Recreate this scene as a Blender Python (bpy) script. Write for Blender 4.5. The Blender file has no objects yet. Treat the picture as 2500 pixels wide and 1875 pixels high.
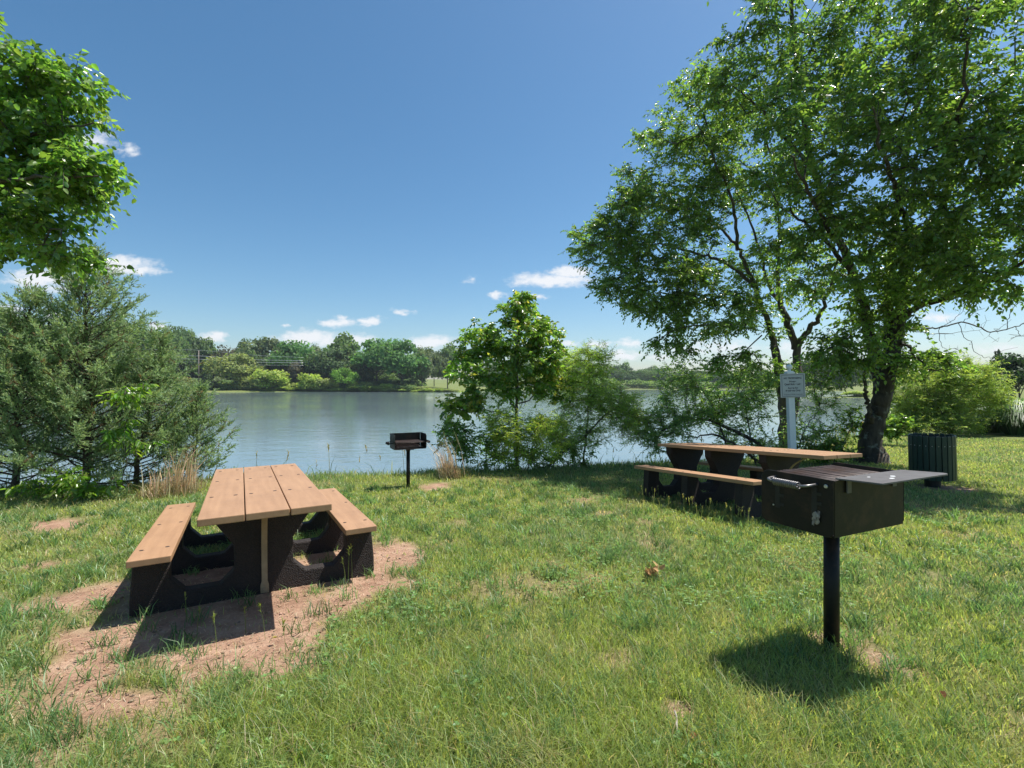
import bpy, bmesh, math, random
import numpy as np
from mathutils import Vector, Matrix
SC = bpy.context.scene
COL = SC.collection
rng = np.random.default_rng(7)
random.seed(7)

# ------------------------------------------------------------------ camera
F, CX, HZ = 1196.0, 1250.0, 942.0           # focal length, centre column and horizon row in photo pixels (2500 wide)
cd = bpy.data.cameras.new('camera'); cam = bpy.data.objects.new('camera', cd); COL.objects.link(cam)
cd.sensor_fit = 'HORIZONTAL'; cd.sensor_width = 36.0; cd.lens = F/2500*36
cd.shift_y = (HZ-937.5)/2500
cd.clip_start = 0.05; cd.clip_end = 12000
cam.location = (0, 0, 0); cam.rotation_euler = (math.pi/2, 0, 0)
SC.camera = cam

# ------------------------------------------------------------------ light
SUN_AZ, SUN_EL = math.radians(68), math.radians(65)
SKY_STRENGTH, SUN_STRENGTH = 0.10, 4.7
SC.view_settings.view_transform = 'Standard'; SC.view_settings.look = 'None'
SC.view_settings.exposure = 0.7; SC.view_settings.gamma = 1.0
sd = bpy.data.lights.new('sun', 'SUN'); sd.energy = SUN_STRENGTH; sd.angle = math.radians(0.5); sd.color = (1.0, 0.955, 0.88)
sun = bpy.data.objects.new('sun', sd); COL.objects.link(sun)
sdir = Vector((math.sin(SUN_AZ)*math.cos(SUN_EL), math.cos(SUN_AZ)*math.cos(SUN_EL), math.sin(SUN_EL)))
sun.rotation_euler = sdir.to_track_quat('Z', 'Y').to_euler(); sun.location = (20, 10, 40)

world = bpy.data.worlds.new('World'); SC.world = world; world.use_nodes = True
def build_world():
    nt = world.node_tree; nt.nodes.clear(); N = nt.nodes.new; L = nt.links.new
    out = N('ShaderNodeOutputWorld'); bg = N('ShaderNodeBackground'); bg.inputs['Strength'].default_value = SKY_STRENGTH
    L(bg.outputs[0], out.inputs[0])
    sky = N('ShaderNodeTexSky'); sky.sky_type = 'NISHITA'; sky.sun_disc = False
    sky.sun_elevation = SUN_EL; sky.sun_rotation = SUN_AZ; sky.altitude = 100; sky.air_density = 1.0; sky.dust_density = 0.9; sky.ozone_density = 3.0
    tc = N('ShaderNodeTexCoord'); sep = N('ShaderNodeSeparateXYZ'); L(tc.outputs['Generated'], sep.inputs[0])
    def m(op, a, b=None, c=None):
        n = N('ShaderNodeMath'); n.operation = op
        for i, v in enumerate((a, b, c)):
            if v is None: continue
            if isinstance(v, (int, float)): n.inputs[i].default_value = v
            else: L(v, n.inputs[i])
        return n.outputs[0]
    ysafe = m('MAXIMUM', sep.outputs['Y'], 0.05)
    u = m('DIVIDE', sep.outputs['X'], ysafe); v = m('DIVIDE', sep.outputs['Z'], ysafe)
    comb = N('ShaderNodeCombineXYZ'); L(u, comb.inputs[0]); L(v, comb.inputs[1])
    def noise(scale, detail, ys=1.0, off=(0, 0, 0)):
        mp = N('ShaderNodeMapping'); mp.inputs['Scale'].default_value = (scale, scale*ys, 1); mp.inputs['Location'].default_value = off
        L(comb.outputs[0], mp.inputs[0])
        t = N('ShaderNodeTexNoise'); t.inputs['Scale'].default_value = 1.0; t.inputs['Detail'].default_value = detail; t.inputs['Roughness'].default_value = 0.6
        L(mp.outputs[0], t.inputs[0]); return t
    nz = noise(22, 6, 1.7)
    sub = N('ShaderNodeVectorMath'); sub.operation = 'SUBTRACT'; L(nz.outputs['Color'], sub.inputs[0]); sub.inputs[1].default_value = (0.5, 0.5, 0.5)
    mul = N('ShaderNodeVectorMath'); mul.operation = 'MULTIPLY'; L(sub.outputs[0], mul.inputs[0]); mul.inputs[1].default_value = (0.095, 0.034, 0)
    add = N('ShaderNodeVectorMath'); add.operation = 'ADD'; L(comb.outputs[0], add.inputs[0]); L(mul.outputs[0], add.inputs[1])
    clouds = [(232,342,62,30,.62),(312,368,44,17,.6),(270,648,130,30,1),(350,662,60,16,.8),(95,680,105,30,1),(150,706,120,18,.6),(12,765,65,30,.9),(128,772,45,24,.9),
              (395,795,30,14,.8),(525,822,48,16,.9),(692,790,16,9,.6),(822,786,55,14,.9),(902,787,40,14,.85),(760,826,105,26,1),(870,832,65,24,.8),(1050,836,85,26,.85),
              (985,761,26,10,.55),(1150,684,30,9,.4),(1350,684,135,22,1),(1395,664,60,20,1),(1215,722,36,12,.8),(1310,724,36,8,.5),(1375,836,46,12,.7),(1462,842,40,12,.65),
              (1535,840,46,14,.7),(1525,866,75,13,.8),(1620,870,60,12,.7),(1690,852,80,18,.6),(1770,846,100,24,.6),(1930,850,80,26,.5),(2290,776,60,20,.75),(2440,852,90,18,.6),(1680,886,70,10,.5),(2140,846,70,18,.5)]
    acc = None
    for (px, py, rx, ry, k) in clouds:
        s = N('ShaderNodeVectorMath'); s.operation = 'SUBTRACT'; L(add.outputs[0], s.inputs[0]); s.inputs[1].default_value = ((px-CX)/F, (HZ-py)/F, 0)
        q = N('ShaderNodeVectorMath'); q.operation = 'MULTIPLY'; L(s.outputs[0], q.inputs[0]); q.inputs[1].default_value = (F/rx, F/ry, 0)
        ln = N('ShaderNodeVectorMath'); ln.operation = 'LENGTH'; L(q.outputs[0], ln.inputs[0])
        w = m('MULTIPLY', m('SUBTRACT', 1.0, ln.outputs['Value']), k)
        acc = w if acc is None else m('MAXIMUM', acc, w)
    nf = noise(60, 5, 1.6, (3, 1, 0))
    acc = m('ADD', acc, m('MULTIPLY', m('SUBTRACT', nf.outputs['Fac'], 0.5), 0.8))
    mr = N('ShaderNodeMapRange'); mr.interpolation_type = 'SMOOTHSTEP'; mr.inputs['From Min'].default_value = -0.04; mr.inputs['From Max'].default_value = 0.72
    mr.inputs['To Min'].default_value = 0.0; mr.inputs['To Max'].default_value = 0.95
    L(acc, mr.inputs['Value'])
    front = m('GREATER_THAN', sep.outputs['Y'], 0.05)
    fac = m('MULTIPLY', mr.outputs[0], front)
    hs = N('ShaderNodeHueSaturation'); hs.inputs['Saturation'].default_value = SKY_SAT; hs.inputs['Value'].default_value = SKY_VAL; hs.inputs['Hue'].default_value = 0.491
    L(sky.outputs[0], hs.inputs['Color'])
    mx = N('ShaderNodeMix'); mx.data_type = 'RGBA'
    L(fac, mx.inputs['Factor']); L(hs.outputs[0], mx.inputs['A']); mx.inputs['B'].default_value = CLOUD
    L(mx.outputs['Result'], bg.inputs['Color'])
SKY_SAT, SKY_VAL = 1.2, 0.86
CLOUD = (5.7, 5.85, 6.1, 1)
build_world()

# ------------------------------------------------------------------ helpers
def P(px, py, d):
    return np.array([(px-CX)/F*d, d, (HZ-py)/F*d])
def tag(o, label=None, cat=None, group=None, kind=None):
    if label: o['label'] = label
    if cat: o['category'] = cat
    if group: o['group'] = group
    if kind: o['kind'] = kind
    return o
def empty(name, loc, label, cat, group=None, rot=None):
    o = bpy.data.objects.new(name, None); COL.objects.link(o); o.location = [float(v) for v in loc]; o.empty_display_size = 0.2
    if rot is not None: o.rotation_euler = rot
    return tag(o, label, cat, group)
def link(name, me, parent=None, mats=()):
    o = bpy.data.objects.new(name, me); COL.objects.link(o)
    for m in mats: me.materials.append(m)
    if parent is not None: o.parent = parent
    return o
def npmesh(name, V, faces, k, col=None, smooth=False, matidx=None):
    """faces: (n,k) index array, or list of (array,k) groups"""
    me = bpy.data.meshes.new(name)
    groups = faces if isinstance(faces, list) else [faces]
    groups = [g for g in groups if len(g)]
    V = np.asarray(V, np.float32)
    me.vertices.add(len(V)); me.vertices.foreach_set('co', V.ravel())
    li = np.concatenate([g.ravel() for g in groups]).astype(np.int32)
    lt = np.concatenate([np.full(len(g), g.shape[1], np.int32) for g in groups])
    ls = np.concatenate([[0], np.cumsum(lt)[:-1]]).astype(np.int32)
    me.loops.add(len(li)); me.loops.foreach_set('vertex_index', li)
    me.polygons.add(len(lt)); me.polygons.foreach_set('loop_start', ls)
    if smooth: me.polygons.foreach_set('use_smooth', np.ones(len(lt), bool))
    me.update(calc_edges=True)
    if col is not None:
        c = np.ones((len(V), 4), np.float32); c[:, :3] = col
        a = me.attributes.new('col', 'FLOAT_COLOR', 'POINT'); a.data.foreach_set('color', c.ravel())
    return me
def unit(v):
    v = np.asarray(v, float); return v/np.maximum(np.linalg.norm(v, axis=-1, keepdims=True), 1e-9)
def rnd_unit(n):
    return unit(rng.normal(size=(n, 3)))
# smooth value noise in numpy
_tab = rng.random((256, 256))
def vnoise(x, y, s, seed=0):
    x = np.asarray(x)/s+37.3*seed; y = np.asarray(y)/s+91.7*seed
    xi = np.floor(x).astype(int); yi = np.floor(y).astype(int); fx = x-xi; fy = y-yi
    fx = fx*fx*(3-2*fx); fy = fy*fy*(3-2*fy)
    g = lambda a, b: _tab[a % 256, b % 256]
    return (g(xi, yi)*(1-fx)+g(xi+1, yi)*fx)*(1-fy)+(g(xi, yi+1)*(1-fx)+g(xi+1, yi+1)*fx)*fy
def fbm(x, y, s, seed=0, o=3):
    t = 0; a = .5; n = 0
    for i in range(o):
        t = t+a*vnoise(x, y, s/2**i, seed+i); n += a; a *= .5
    return t/n

# ------------------------------------------------------------------ materials
def newmat(name):
    m = bpy.data.materials.new(name); m.use_nodes = True; nt = m.node_tree
    b = nt.nodes['Principled BSDF']; o = nt.nodes['Material Output']
    return m, nt, b, o
def nd(nt, t, **kw):
    n = nt.nodes.new(t)
    for k, v in kw.items(): setattr(n, k, v)
    return n
def ramp(nt, fac, stops):
    r = nd(nt, 'ShaderNodeValToRGB'); e = r.color_ramp.elements
    e[0].position, e[0].color = stops[0][0], (*stops[0][1], 1)
    e[1].position, e[1].color = stops[1][0], (*stops[1][1], 1)
    for p, c in stops[2:]:
        x = e.new(p); x.color = (*c, 1)
    nt.links.new(fac, r.inputs[0]); return r.outputs[0]
def noise_n(nt, scale, detail=4, rough=.55, vec='Object', mapscale=None):
    tc = nd(nt, 'ShaderNodeTexCoord'); t = nd(nt, 'ShaderNodeTexNoise')
    t.inputs['Scale'].default_value = scale; t.inputs['Detail'].default_value = detail; t.inputs['Roughness'].default_value = rough
    src = tc.outputs[vec]
    if mapscale:
        mp = nd(nt, 'ShaderNodeMapping'); mp.inputs['Scale'].default_value = mapscale; nt.links.new(src, mp.inputs[0]); src = mp.outputs[0]
    nt.links.new(src, t.inputs['Vector']); return t
def bump(nt, height, strength, dist, b):
    n = nd(nt, 'ShaderNodeBump'); n.inputs['Strength'].default_value = strength; n.inputs['Distance'].default_value = dist
    nt.links.new(height, n.inputs['Height']); nt.links.new(n.outputs[0], b.inputs['Normal']); return n
def surf(name, c1, c2, scale, rough=.6, bs=.3, bd=.004, bscale=None, spec=.5, metallic=0, mapscale=None, detail=5):
    m, nt, b, o = newmat(name)
    t = noise_n(nt, scale, detail, .6, mapscale=mapscale)
    nt.links.new(ramp(nt, t.outputs['Fac'], [(.32, c1), (.68, c2)]), b.inputs['Base Color'])
    b.inputs['Roughness'].default_value = rough; b.inputs['Specular IOR Level'].default_value = spec; b.inputs['Metallic'].default_value = metallic
    t2 = noise_n(nt, bscale or scale*4, 5, .6, mapscale=mapscale)
    bump(nt, t2.outputs['Fac'], bs, bd, b)
    return m
def leafmat(name, rough=.40, trans=.48, spec=.5, tint=False, tcol=(1.25, 1.3, .6)):
    m, nt, b, o = newmat(name)
    a = nd(nt, 'ShaderNodeAttribute', attribute_name='col'); c = a.outputs['Color']
    if tint:
        oi = nd(nt, 'ShaderNodeObjectInfo'); mx = nd(nt, 'ShaderNodeMix', data_type='RGBA', blend_type='MULTIPLY'); mx.inputs['Factor'].default_value = 1
        nt.links.new(c, mx.inputs['A']); nt.links.new(oi.outputs['Color'], mx.inputs['B']); c = mx.outputs['Result']
    nt.links.new(c, b.inputs['Base Color']); b.inputs['Roughness'].default_value = rough; b.inputs['Specular IOR Level'].default_value = spec
    tr = nd(nt, 'ShaderNodeBsdfTranslucent'); mt = nd(nt, 'ShaderNodeMix', data_type='RGBA', blend_type='MULTIPLY'); mt.inputs['Factor'].default_value = 1
    nt.links.new(c, mt.inputs['A']); mt.inputs['B'].default_value = (*tcol, 1); nt.links.new(mt.outputs['Result'], tr.inputs['Color'])
    ms = nd(nt, 'ShaderNodeMixShader'); ms.inputs[0].default_value = trans
    nt.links.new(b.outputs[0], ms.inputs[1]); nt.links.new(tr.outputs[0], ms.inputs[2]); nt.links.new(ms.outputs[0], o.inputs['Surface'])
    return m
M_leaf = leafmat('broad_leaf', rough=.27, spec=.75, trans=.48, tcol=(2.05, 2.2, .95)); M_bg = leafmat('distant_leaf', .6, .42, .3, tint=True, tcol=(1.6, 1.6, .9)); M_blade = leafmat('grass_blade', .42, .5, .5, tcol=(1.6, 1.5, .8))
M_needle = leafmat('cedar_needle', .6, .4, .3, tcol=(1.5, 1.5, 1.0)); M_willow = leafmat('willow_leaf', .42, .52, .5, tcol=(1.9, 1.9, .9))
def barkmat(name, c1, c2, lichen=None):
    m, nt, b, o = newmat(name)
    t = noise_n(nt, 9, 6, .65, mapscale=(1, 1, .25)); c = ramp(nt, t.outputs['Fac'], [(.35, c1), (.68, c2)])
    if lichen:
        t3 = noise_n(nt, 5, 4, .6); f = ramp(nt, t3.outputs['Fac'], [(.57, (0, 0, 0)), (.66, (1, 1, 1))])
        mx = nd(nt, 'ShaderNodeMix', data_type='RGBA'); nt.links.new(f, mx.inputs['Factor']); nt.links.new(c, mx.inputs['A']); mx.inputs['B'].default_value = (*lichen, 1); c = mx.outputs['Result']
    nt.links.new(c, b.inputs['Base Color']); b.inputs['Roughness'].default_value = .9
    w = noise_n(nt, 22, 6, .7, mapscale=(1, 1, .18)); bump(nt, w.outputs['Fac'], 1.0, .06, b)
    return m
M_bark = barkmat('dark_bark', (.03, .022, .016), (.10, .08, .06), (.22, .24, .2))
M_bark2 = barkmat('grey_bark', (.06, .05, .04), (.15, .125, .10))
M_cedarbark = barkmat('cedar_bark', (.07, .045, .03), (.17, .12, .085))
M_dead = surf('dead_wood', (.14, .11, .09), (.26, .22, .18), 20, .85)
def boardmat():
    m, nt, b, o = newmat('tan_composite_board')
    t = noise_n(nt, 3, 6, .6, mapscale=(9, .6, 9)); t2 = noise_n(nt, 240, 3, .7)
    c = ramp(nt, t.outputs['Fac'], [(.3, (.345, .198, .108)), (.7, (.43, .255, .142))])
    mx = nd(nt, 'ShaderNodeMix', data_type='RGBA', blend_type='MULTIPLY'); mx.inputs['Factor'].default_value = .35
    nt.links.new(c, mx.inputs['A']); nt.links.new(ramp(nt, t2.outputs['Fac'], [(.3, (.6, .6, .6)), (.6, (1, 1, 1))]), mx.inputs['B'])
    t4 = noise_n(nt, 3.2, 8, .7); mx2 = nd(nt, 'ShaderNodeMix', data_type='RGBA', blend_type='MULTIPLY'); mx2.inputs['Factor'].default_value = .5
    nt.links.new(mx.outputs['Result'], mx2.inputs['A']); nt.links.new(ramp(nt, t4.outputs['Fac'], [(.3, (.74, .72, .72)), (.48, (.95, .93, .92)), (.62, (1.04, 1.02, 1))]), mx2.inputs['B'])
    nt.links.new(mx2.outputs['Result'], b.inputs['Base Color']); b.inputs['Roughness'].default_value = .55; b.inputs['Specular IOR Level'].default_value = .35
    bump(nt, t2.outputs['Fac'], .15, .002, b); return m
M_board = boardmat()
def aggmat():
    m, nt, b, o = newmat('brown_exposed_aggregate')
    tc = nd(nt, 'ShaderNodeTexCoord'); v = nd(nt, 'ShaderNodeTexVoronoi'); v.inputs['Scale'].default_value = 130; nt.links.new(tc.outputs['Object'], v.inputs['Vector'])
    t = noise_n(nt, 5, 5, .6); c = ramp(nt, t.outputs['Fac'], [(.3, (.013, .008, .0065)), (.7, (.034, .022, .018))])
    mx = nd(nt, 'ShaderNodeMix', data_type='RGBA', blend_type='MULTIPLY'); mx.inputs['Factor'].default_value = .8
    nt.links.new(c, mx.inputs['A']); nt.links.new(ramp(nt, v.outputs['Distance'], [(.0, (1.5, 1.4, 1.4)), (.7, (.35, .33, .33))]), mx.inputs['B'])
    nt.links.new(mx.outputs['Result'], b.inputs['Base Color']); b.inputs['Roughness'].default_value = .7
    inv = nd(nt, 'ShaderNodeMath', operation='SUBTRACT'); inv.inputs[0].default_value = 1; nt.links.new(v.outputs['Distance'], inv.inputs[1])
    bump(nt, inv.outputs[0], .9, .006, b); return m
M_agg = aggmat()
M_bolt = surf('dark_recess', (.03, .02, .015), (.06, .04, .03), 60, .6)
M_strap = surf('tan_steel', (.23, .17, .10), (.32, .24, .15), 14, .5, .1)
def steelmat(name, c1, c2, rough, rust):
    m, nt, b, o = newmat(name)
    t = noise_n(nt, 14, 6, .65); c = ramp(nt, t.outputs['Fac'], [(.3, c1), (.7, c2)])
    r = noise_n(nt, 6, 6, .7); f = ramp(nt, r.outputs['Fac'], [(.5, (0, 0, 0)), (.68, (rust,)*3)])
    mx = nd(nt, 'ShaderNodeMix', data_type='RGBA'); nt.links.new(f, mx.inputs['Factor']); nt.links.new(c, mx.inputs['A']); mx.inputs['B'].default_value = (.085, .045, .028, 1)
    nt.links.new(mx.outputs['Result'], b.inputs['Base Color']); b.inputs['Roughness'].default_value = rough; b.inputs['Specular IOR Level'].default_value = .3
    bump(nt, noise_n(nt, 90, 4, .6).outputs['Fac'], .25, .002, b); return m
M_steel = steelmat('black_grill_paint', (.006, .0055, .005), (.013, .011, .010), .5, .5)
M_shelf = steelmat('grey_worn_steel', (.10, .095, .10), (.14, .135, .14), .45, .1)
M_grate = steelmat('rusty_grate_steel', (.06, .045, .042), (.13, .095, .085), .5, 1.0)
M_coil = surf('bare_steel_coil', (.16, .15, .15), (.26, .25, .25), 30, .35, .1, metallic=.6)
M_vinyl = surf('white_vinyl', (.72, .75, .77), (.80, .82, .83), 5, .35, .05)
M_signface = surf('sign_face', (.42, .44, .44), (.5, .51, .51), 6, .4, .02)
M_ink = surf('sign_ink', (.02, .025, .04), (.035, .04, .06), 20, .5, .02)
M_slat = surf('dark_green_slat', (.008, .03, .024), (.014, .045, .034), 12, .4, .15, mapscale=(1, 1, .2))
M_black = surf('black_liner_and_slot', (.008, .008, .008), (.014, .014, .014), 10, .6)
M_zinc = surf('zinc_bolt', (.5, .5, .5), (.65, .65, .65), 10, .35, .05, metallic=.8)
M_pole = surf('weathered_pole', (.16, .13, .11), (.26, .22, .19), 8, .85)
M_wire = surf('aluminium_wire', (.55, .56, .57), (.66, .67, .68), 2, .4, metallic=.4)
M_straw = leafmat('dry_straw', .7, .25, .25, tcol=(1.1, 1.0, .8))

# ------------------------------------------------------------------ terrain
WATER = -2.75
LAKE = np.array([(-200, 4), (-40, 7.6), (-15, 9.0), (-8, 9.5), (-3, 10.9), (0, 11.7), (4, 12.9), (6.8, 14.0), (9, 16.8), (14, 21.5), (20, 27), (30, 36), (45, 47), (60, 62), (78, 88),
                 (82, 112), (70, 113), (110, 150), (150, 220), (190, 300), (185, 362), (115, 367), (40, 362), (12, 350), (-12, 262), (-31, 219), (-60, 220), (-110, 214), (-150, 190), (-200, 170), (-330, 160), (-330, 0)], float)
def lake_sd(x, y):
    """signed distance to the shore, negative in the water"""
    x = np.asarray(x, float).ravel(); y = np.asarray(y, float).ravel()
    d = np.full(x.shape, 1e9); inside = np.zeros(x.shape, bool)
    n = len(LAKE)
    for i in range(n):
        ax, ay = LAKE[i]; bx, by = LAKE[(i+1) % n]
        ex, ey = bx-ax, by-ay; t = np.clip(((x-ax)*ex+(y-ay)*ey)/(ex*ex+ey*ey), 0, 1)
        d = np.minimum(d, np.hypot(x-ax-t*ex, y-ay-t*ey))
        c = (ay > y) != (by > y)
        with np.errstate(divide='ignore', invalid='ignore'):
            xi = (bx-ax)*(y-ay)/(by-ay)+ax
        inside ^= c & (x < xi)
    return np.where(inside, -d, d)
def sstep(a, b, v):
    t = np.clip((v-a)/(b-a), 0, 1); return t*t*(3-2*t)
def ground(x, y):
    x = np.asarray(x, float); sh = x.shape; x = x.ravel(); y = np.asarray(y, float).ravel()
    sd = lake_sd(x, y)+(vnoise(x, y, 1.3, 3)-.5)*.7
    r = np.hypot(x, y)
    lawn = -(1.39+.03*np.clip(y, -20, 22)) + (fbm(x, y, 1.1, 5)-.5)*.05*sstep(0, 1.5, r)
    far = WATER+.5+np.clip(sd, 0, 400)*.035+(vnoise(x, y, 40, 8)-.5)*np.clip(sd*.05, 0, 3)
    k = sstep(35, 70, r); top = lawn*(1-k)+np.minimum(far, 9)*k
    bw = 1.9+k*5
    h = np.where(sd > 0, WATER+(top-WATER)*sstep(-.3, bw, sd), WATER-np.clip(-sd*.35, 0.02, 2.5))
    return h.reshape(sh)
def gpx(x, y):
    """photo pixel of a lawn point, used while laying out patches"""
    yy = np.maximum(y, .3); return CX+F*x/yy, HZ+F*(1.39+.03*yy)/yy
def pxg(px, py):
    y = F*1.39/(py-HZ-.03*F); return np.array([(px-CX)/F*y, y])
SOIL = [(560, 1450, 330, 120, 1), (330, 1545, 190, 75, 1), (840, 1385, 170, 70, 1), (560, 1575, 200, 70, 1), (130, 1284, 75, 14, .9), (300, 1352, 60, 14, .6), (110, 1385, 70, 14, .6),
        (1050, 1192, 50, 10, .8), (2050, 1555, 110, 34, .6), (2160, 1610, 110, 40, .42), (1660, 1738, 34, 18, .6), (150, 1720, 230, 90, .24), (430, 1810, 190, 70, .3), (2320, 1192, 50, 12, .8),
        (1870, 1260, 60, 14, .7), (1600, 1235, 200, 30, .3), (1000, 1420, 90, 30, .45), (320, 1440, 180, 80, .8), (720, 1620, 130, 40, .6)]
SOILG = [(pxg(a, b), pxg(a+rx, b)[0]-pxg(a, b)[0], (pxg(a, b-ry)[1]-pxg(a, b+ry)[1])/2, k) for a, b, rx, ry, k in SOIL]
def soil(x, y):
    v = np.full(np.shape(x), -9.); nx = (fbm(x, y, .9, 11)-.5)*.5; ny = (fbm(x, y, .9, 15)-.5)*.5
    for c, rx, ry, k in SOILG:
        d = np.hypot((x-c[0])/rx+nx, (y-c[1])/ry+ny)
        v = np.maximum(v, k*(1.3-d)+(.22 if k == 1 else 0)*(d < 1.15))
    s = sstep(.06, .72, v+(fbm(x, y, .42, 18, 4)-.5)*1.5)*(v > -.25)
    bare = sstep(.62, .8, fbm(x, y, .5, 21))*.38*(np.hypot(x, y) < 9)
    return np.maximum(s, bare)
def build_terrain():
    a = np.concatenate([np.arange(-56, 56, .22), np.arange(56, 304, 4)]); a = np.radians(a); na = len(a)
    r = np.concatenate([[.02], np.geomspace(.4, 30, 150), np.geomspace(30.8, 900, 170), np.geomspace(950, 9000, 14)]); nr = len(r)
    X = r[:, None]*np.sin(a)[None]; Y = r[:, None]*np.cos(a)[None]
    Z = ground(X, Y)
    V = np.stack([X, Y, Z], -1).reshape(-1, 3)
    i, j = np.meshgrid(np.arange(nr-1), np.arange(na), indexing='ij'); j2 = (j+1) % na
    q = np.stack([i*na+j, i*na+j2, (i+1)*na+j2, (i+1)*na+j], -1).reshape(-1, 4)[:, ::-1]
    s = soil(V[:, 0], V[:, 1])
    col = np.stack([s, np.zeros_like(s), np.zeros_like(s)], -1)
    me = npmesh('ground', V, q, 4, col, smooth=True)
    m, nt, b, o = newmat('lawn_soil')
    at = nd(nt, 'ShaderNodeAttribute', attribute_name='col'); sp = nd(nt, 'ShaderNodeSeparateColor'); nt.links.new(at.outputs['Color'], sp.inputs[0])
    t1 = noise_n(nt, .5, 6, .6); t2 = noise_n(nt, 14, 6, .7); t3 = noise_n(nt, 70, 4, .7)
    g = ramp(nt, t2.outputs['Fac'], [(.3, (.09, .115, .04)), (.5, (.14, .17, .06)), (.72, (.26, .23, .11))])
    g2 = ramp(nt, t1.outputs['Fac'], [(.3, (.8, .9, .8)), (.7, (1.25, 1.2, 1.0))])
    mg = nd(nt, 'ShaderNodeMix', data_type='RGBA', blend_type='MULTIPLY'); mg.inputs['Factor'].default_value = 1; nt.links.new(g, mg.inputs['A']); nt.links.new(g2, mg.inputs['B'])
    t2b = noise_n(nt, 5, 8, .72); so = ramp(nt, t2b.outputs['Fac'], [(.28, (.20, .115, .075)), (.5, (.36, .22, .15)), (.75, (.50, .35, .25))])
    ch = ramp(nt, t3.outputs['Fac'], [(.6, (1, 1, 1)), (.7, (1.3, 1.3, 1.25))])
    ms = nd(nt, 'ShaderNodeMix', data_type='RGBA', blend_type='MULTIPLY'); ms.inputs['Factor'].default_value = 1; nt.links.new(so, ms.inputs['A']); nt.links.new(ch, ms.inputs['B'])
    mx = nd(nt, 'ShaderNodeMix', data_type='RGBA'); nt.links.new(sp.outputs[0], mx.inputs['Factor']); nt.links.new(mg.outputs['Result'], mx.inputs['A']); nt.links.new(ms.outputs['Result'], mx.inputs['B'])
    nt.links.new(mx.outputs['Result'], b.inputs['Base Color']); b.inputs['Roughness'].default_value = .95; b.inputs['Specular IOR Level'].default_value = .15
    ad = nd(nt, 'ShaderNodeMath', operation='ADD'); nt.links.new(t2.outputs['Fac'], ad.inputs[0]); nt.links.new(t3.outputs['Fac'], ad.inputs[1])
    bump(nt, ad.outputs[0], .8, .02, b)
    tag(link('ground', me, None, [m]), kind='structure')
build_terrain()
def build_lake():
    me = bpy.data.meshes.new('lake'); bm = bmesh.new()
    # wide enough to run under the banks everywhere
    nx, ny = 40, 40
    bmesh.ops.create_grid(bm, x_segments=nx, y_segments=ny, size=.5)
    for v in bm.verts: v.co = Vector((-340+v.co.x*560+280, 190+v.co.y*390, WATER))
    bm.to_mesh(me); bm.free()
    m, nt, b, o = newmat('lake_water')
    b.inputs['Base Color'].default_value = (.145, .195, .215, 1); b.inputs['Roughness'].default_value = .07; b.inputs['IOR'].default_value = 1.33; b.inputs['Specular IOR Level'].default_value = .5
    n1 = noise_n(nt, 1.6, 4, .55, mapscale=(.45, 1, 1)); n2 = noise_n(nt, 5.5, 3, .5, mapscale=(.5, 1, 1)); n3 = noise_n(nt, .05, 3, .5, mapscale=(.4, 1, 1))
    mm = nd(nt, 'ShaderNodeMath', operation='MULTIPLY'); nt.links.new(n2.outputs['Fac'], mm.inputs[0]); mm.inputs[1].default_value = .35
    ad = nd(nt, 'ShaderNodeMath', operation='ADD'); nt.links.new(n1.outputs['Fac'], ad.inputs[0]); nt.links.new(mm.outputs[0], ad.inputs[1])
    gust = ramp(nt, n3.outputs['Fac'], [(.35, (.25, .25, .25)), (.65, (1, 1, 1))])
    mu = nd(nt, 'ShaderNodeMath', operation='MULTIPLY'); nt.links.new(ad.outputs[0], mu.inputs[0]); nt.links.new(gust, mu.inputs[1])
    bump(nt, mu.outputs[0], .32, .10, b)
    tag(link('lake', me, None, [m]), kind='structure')
build_lake()

# ------------------------------------------------------------------ blades and leaves
def blades(Pb, h, w, lean, col, curve=.5, seg2=True):
    """tapered grass blades: two segments each"""
    n = len(Pb); az = rng.random(n)*2*np.pi; face = rng.random(n)*np.pi
    S = np.stack([np.cos(face), np.sin(face), np.zeros(n)], -1)*w[:, None]*.5
    Ld = np.stack([np.cos(az), np.sin(az), np.zeros(n)], -1)
    h = h[:, None]; lean = lean[:, None]; up = np.array([0, 0, 1.])
    mid = Pb+up*h*.55+Ld*h*lean*.35; tip = Pb+up*h*(1-.25*lean)+Ld*h*lean*(.55+curve)
    V = np.stack([Pb-S, Pb+S, mid+S*.8, mid-S*.8, tip], 1).reshape(-1, 3)
    b = np.arange(n)[:, None]*5
    C = np.repeat(col, 5, 0)
    return V, b+np.array([0, 1, 2, 3]), b+np.array([3, 2, 4]), C
def blade_obj(name, parts, mat, parent=None):
    Vs, Q, T, C = [], [], [], []; o = 0
    for V, q, t, c in parts:
        Vs.append(V); Q.append(q+o); T.append(t+o); C.append(c); o += len(V)
    me = npmesh(name, np.concatenate(Vs), [np.concatenate(Q), np.concatenate(T)], 0, np.concatenate(C))
    return link(name, me, parent, [mat])
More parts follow.
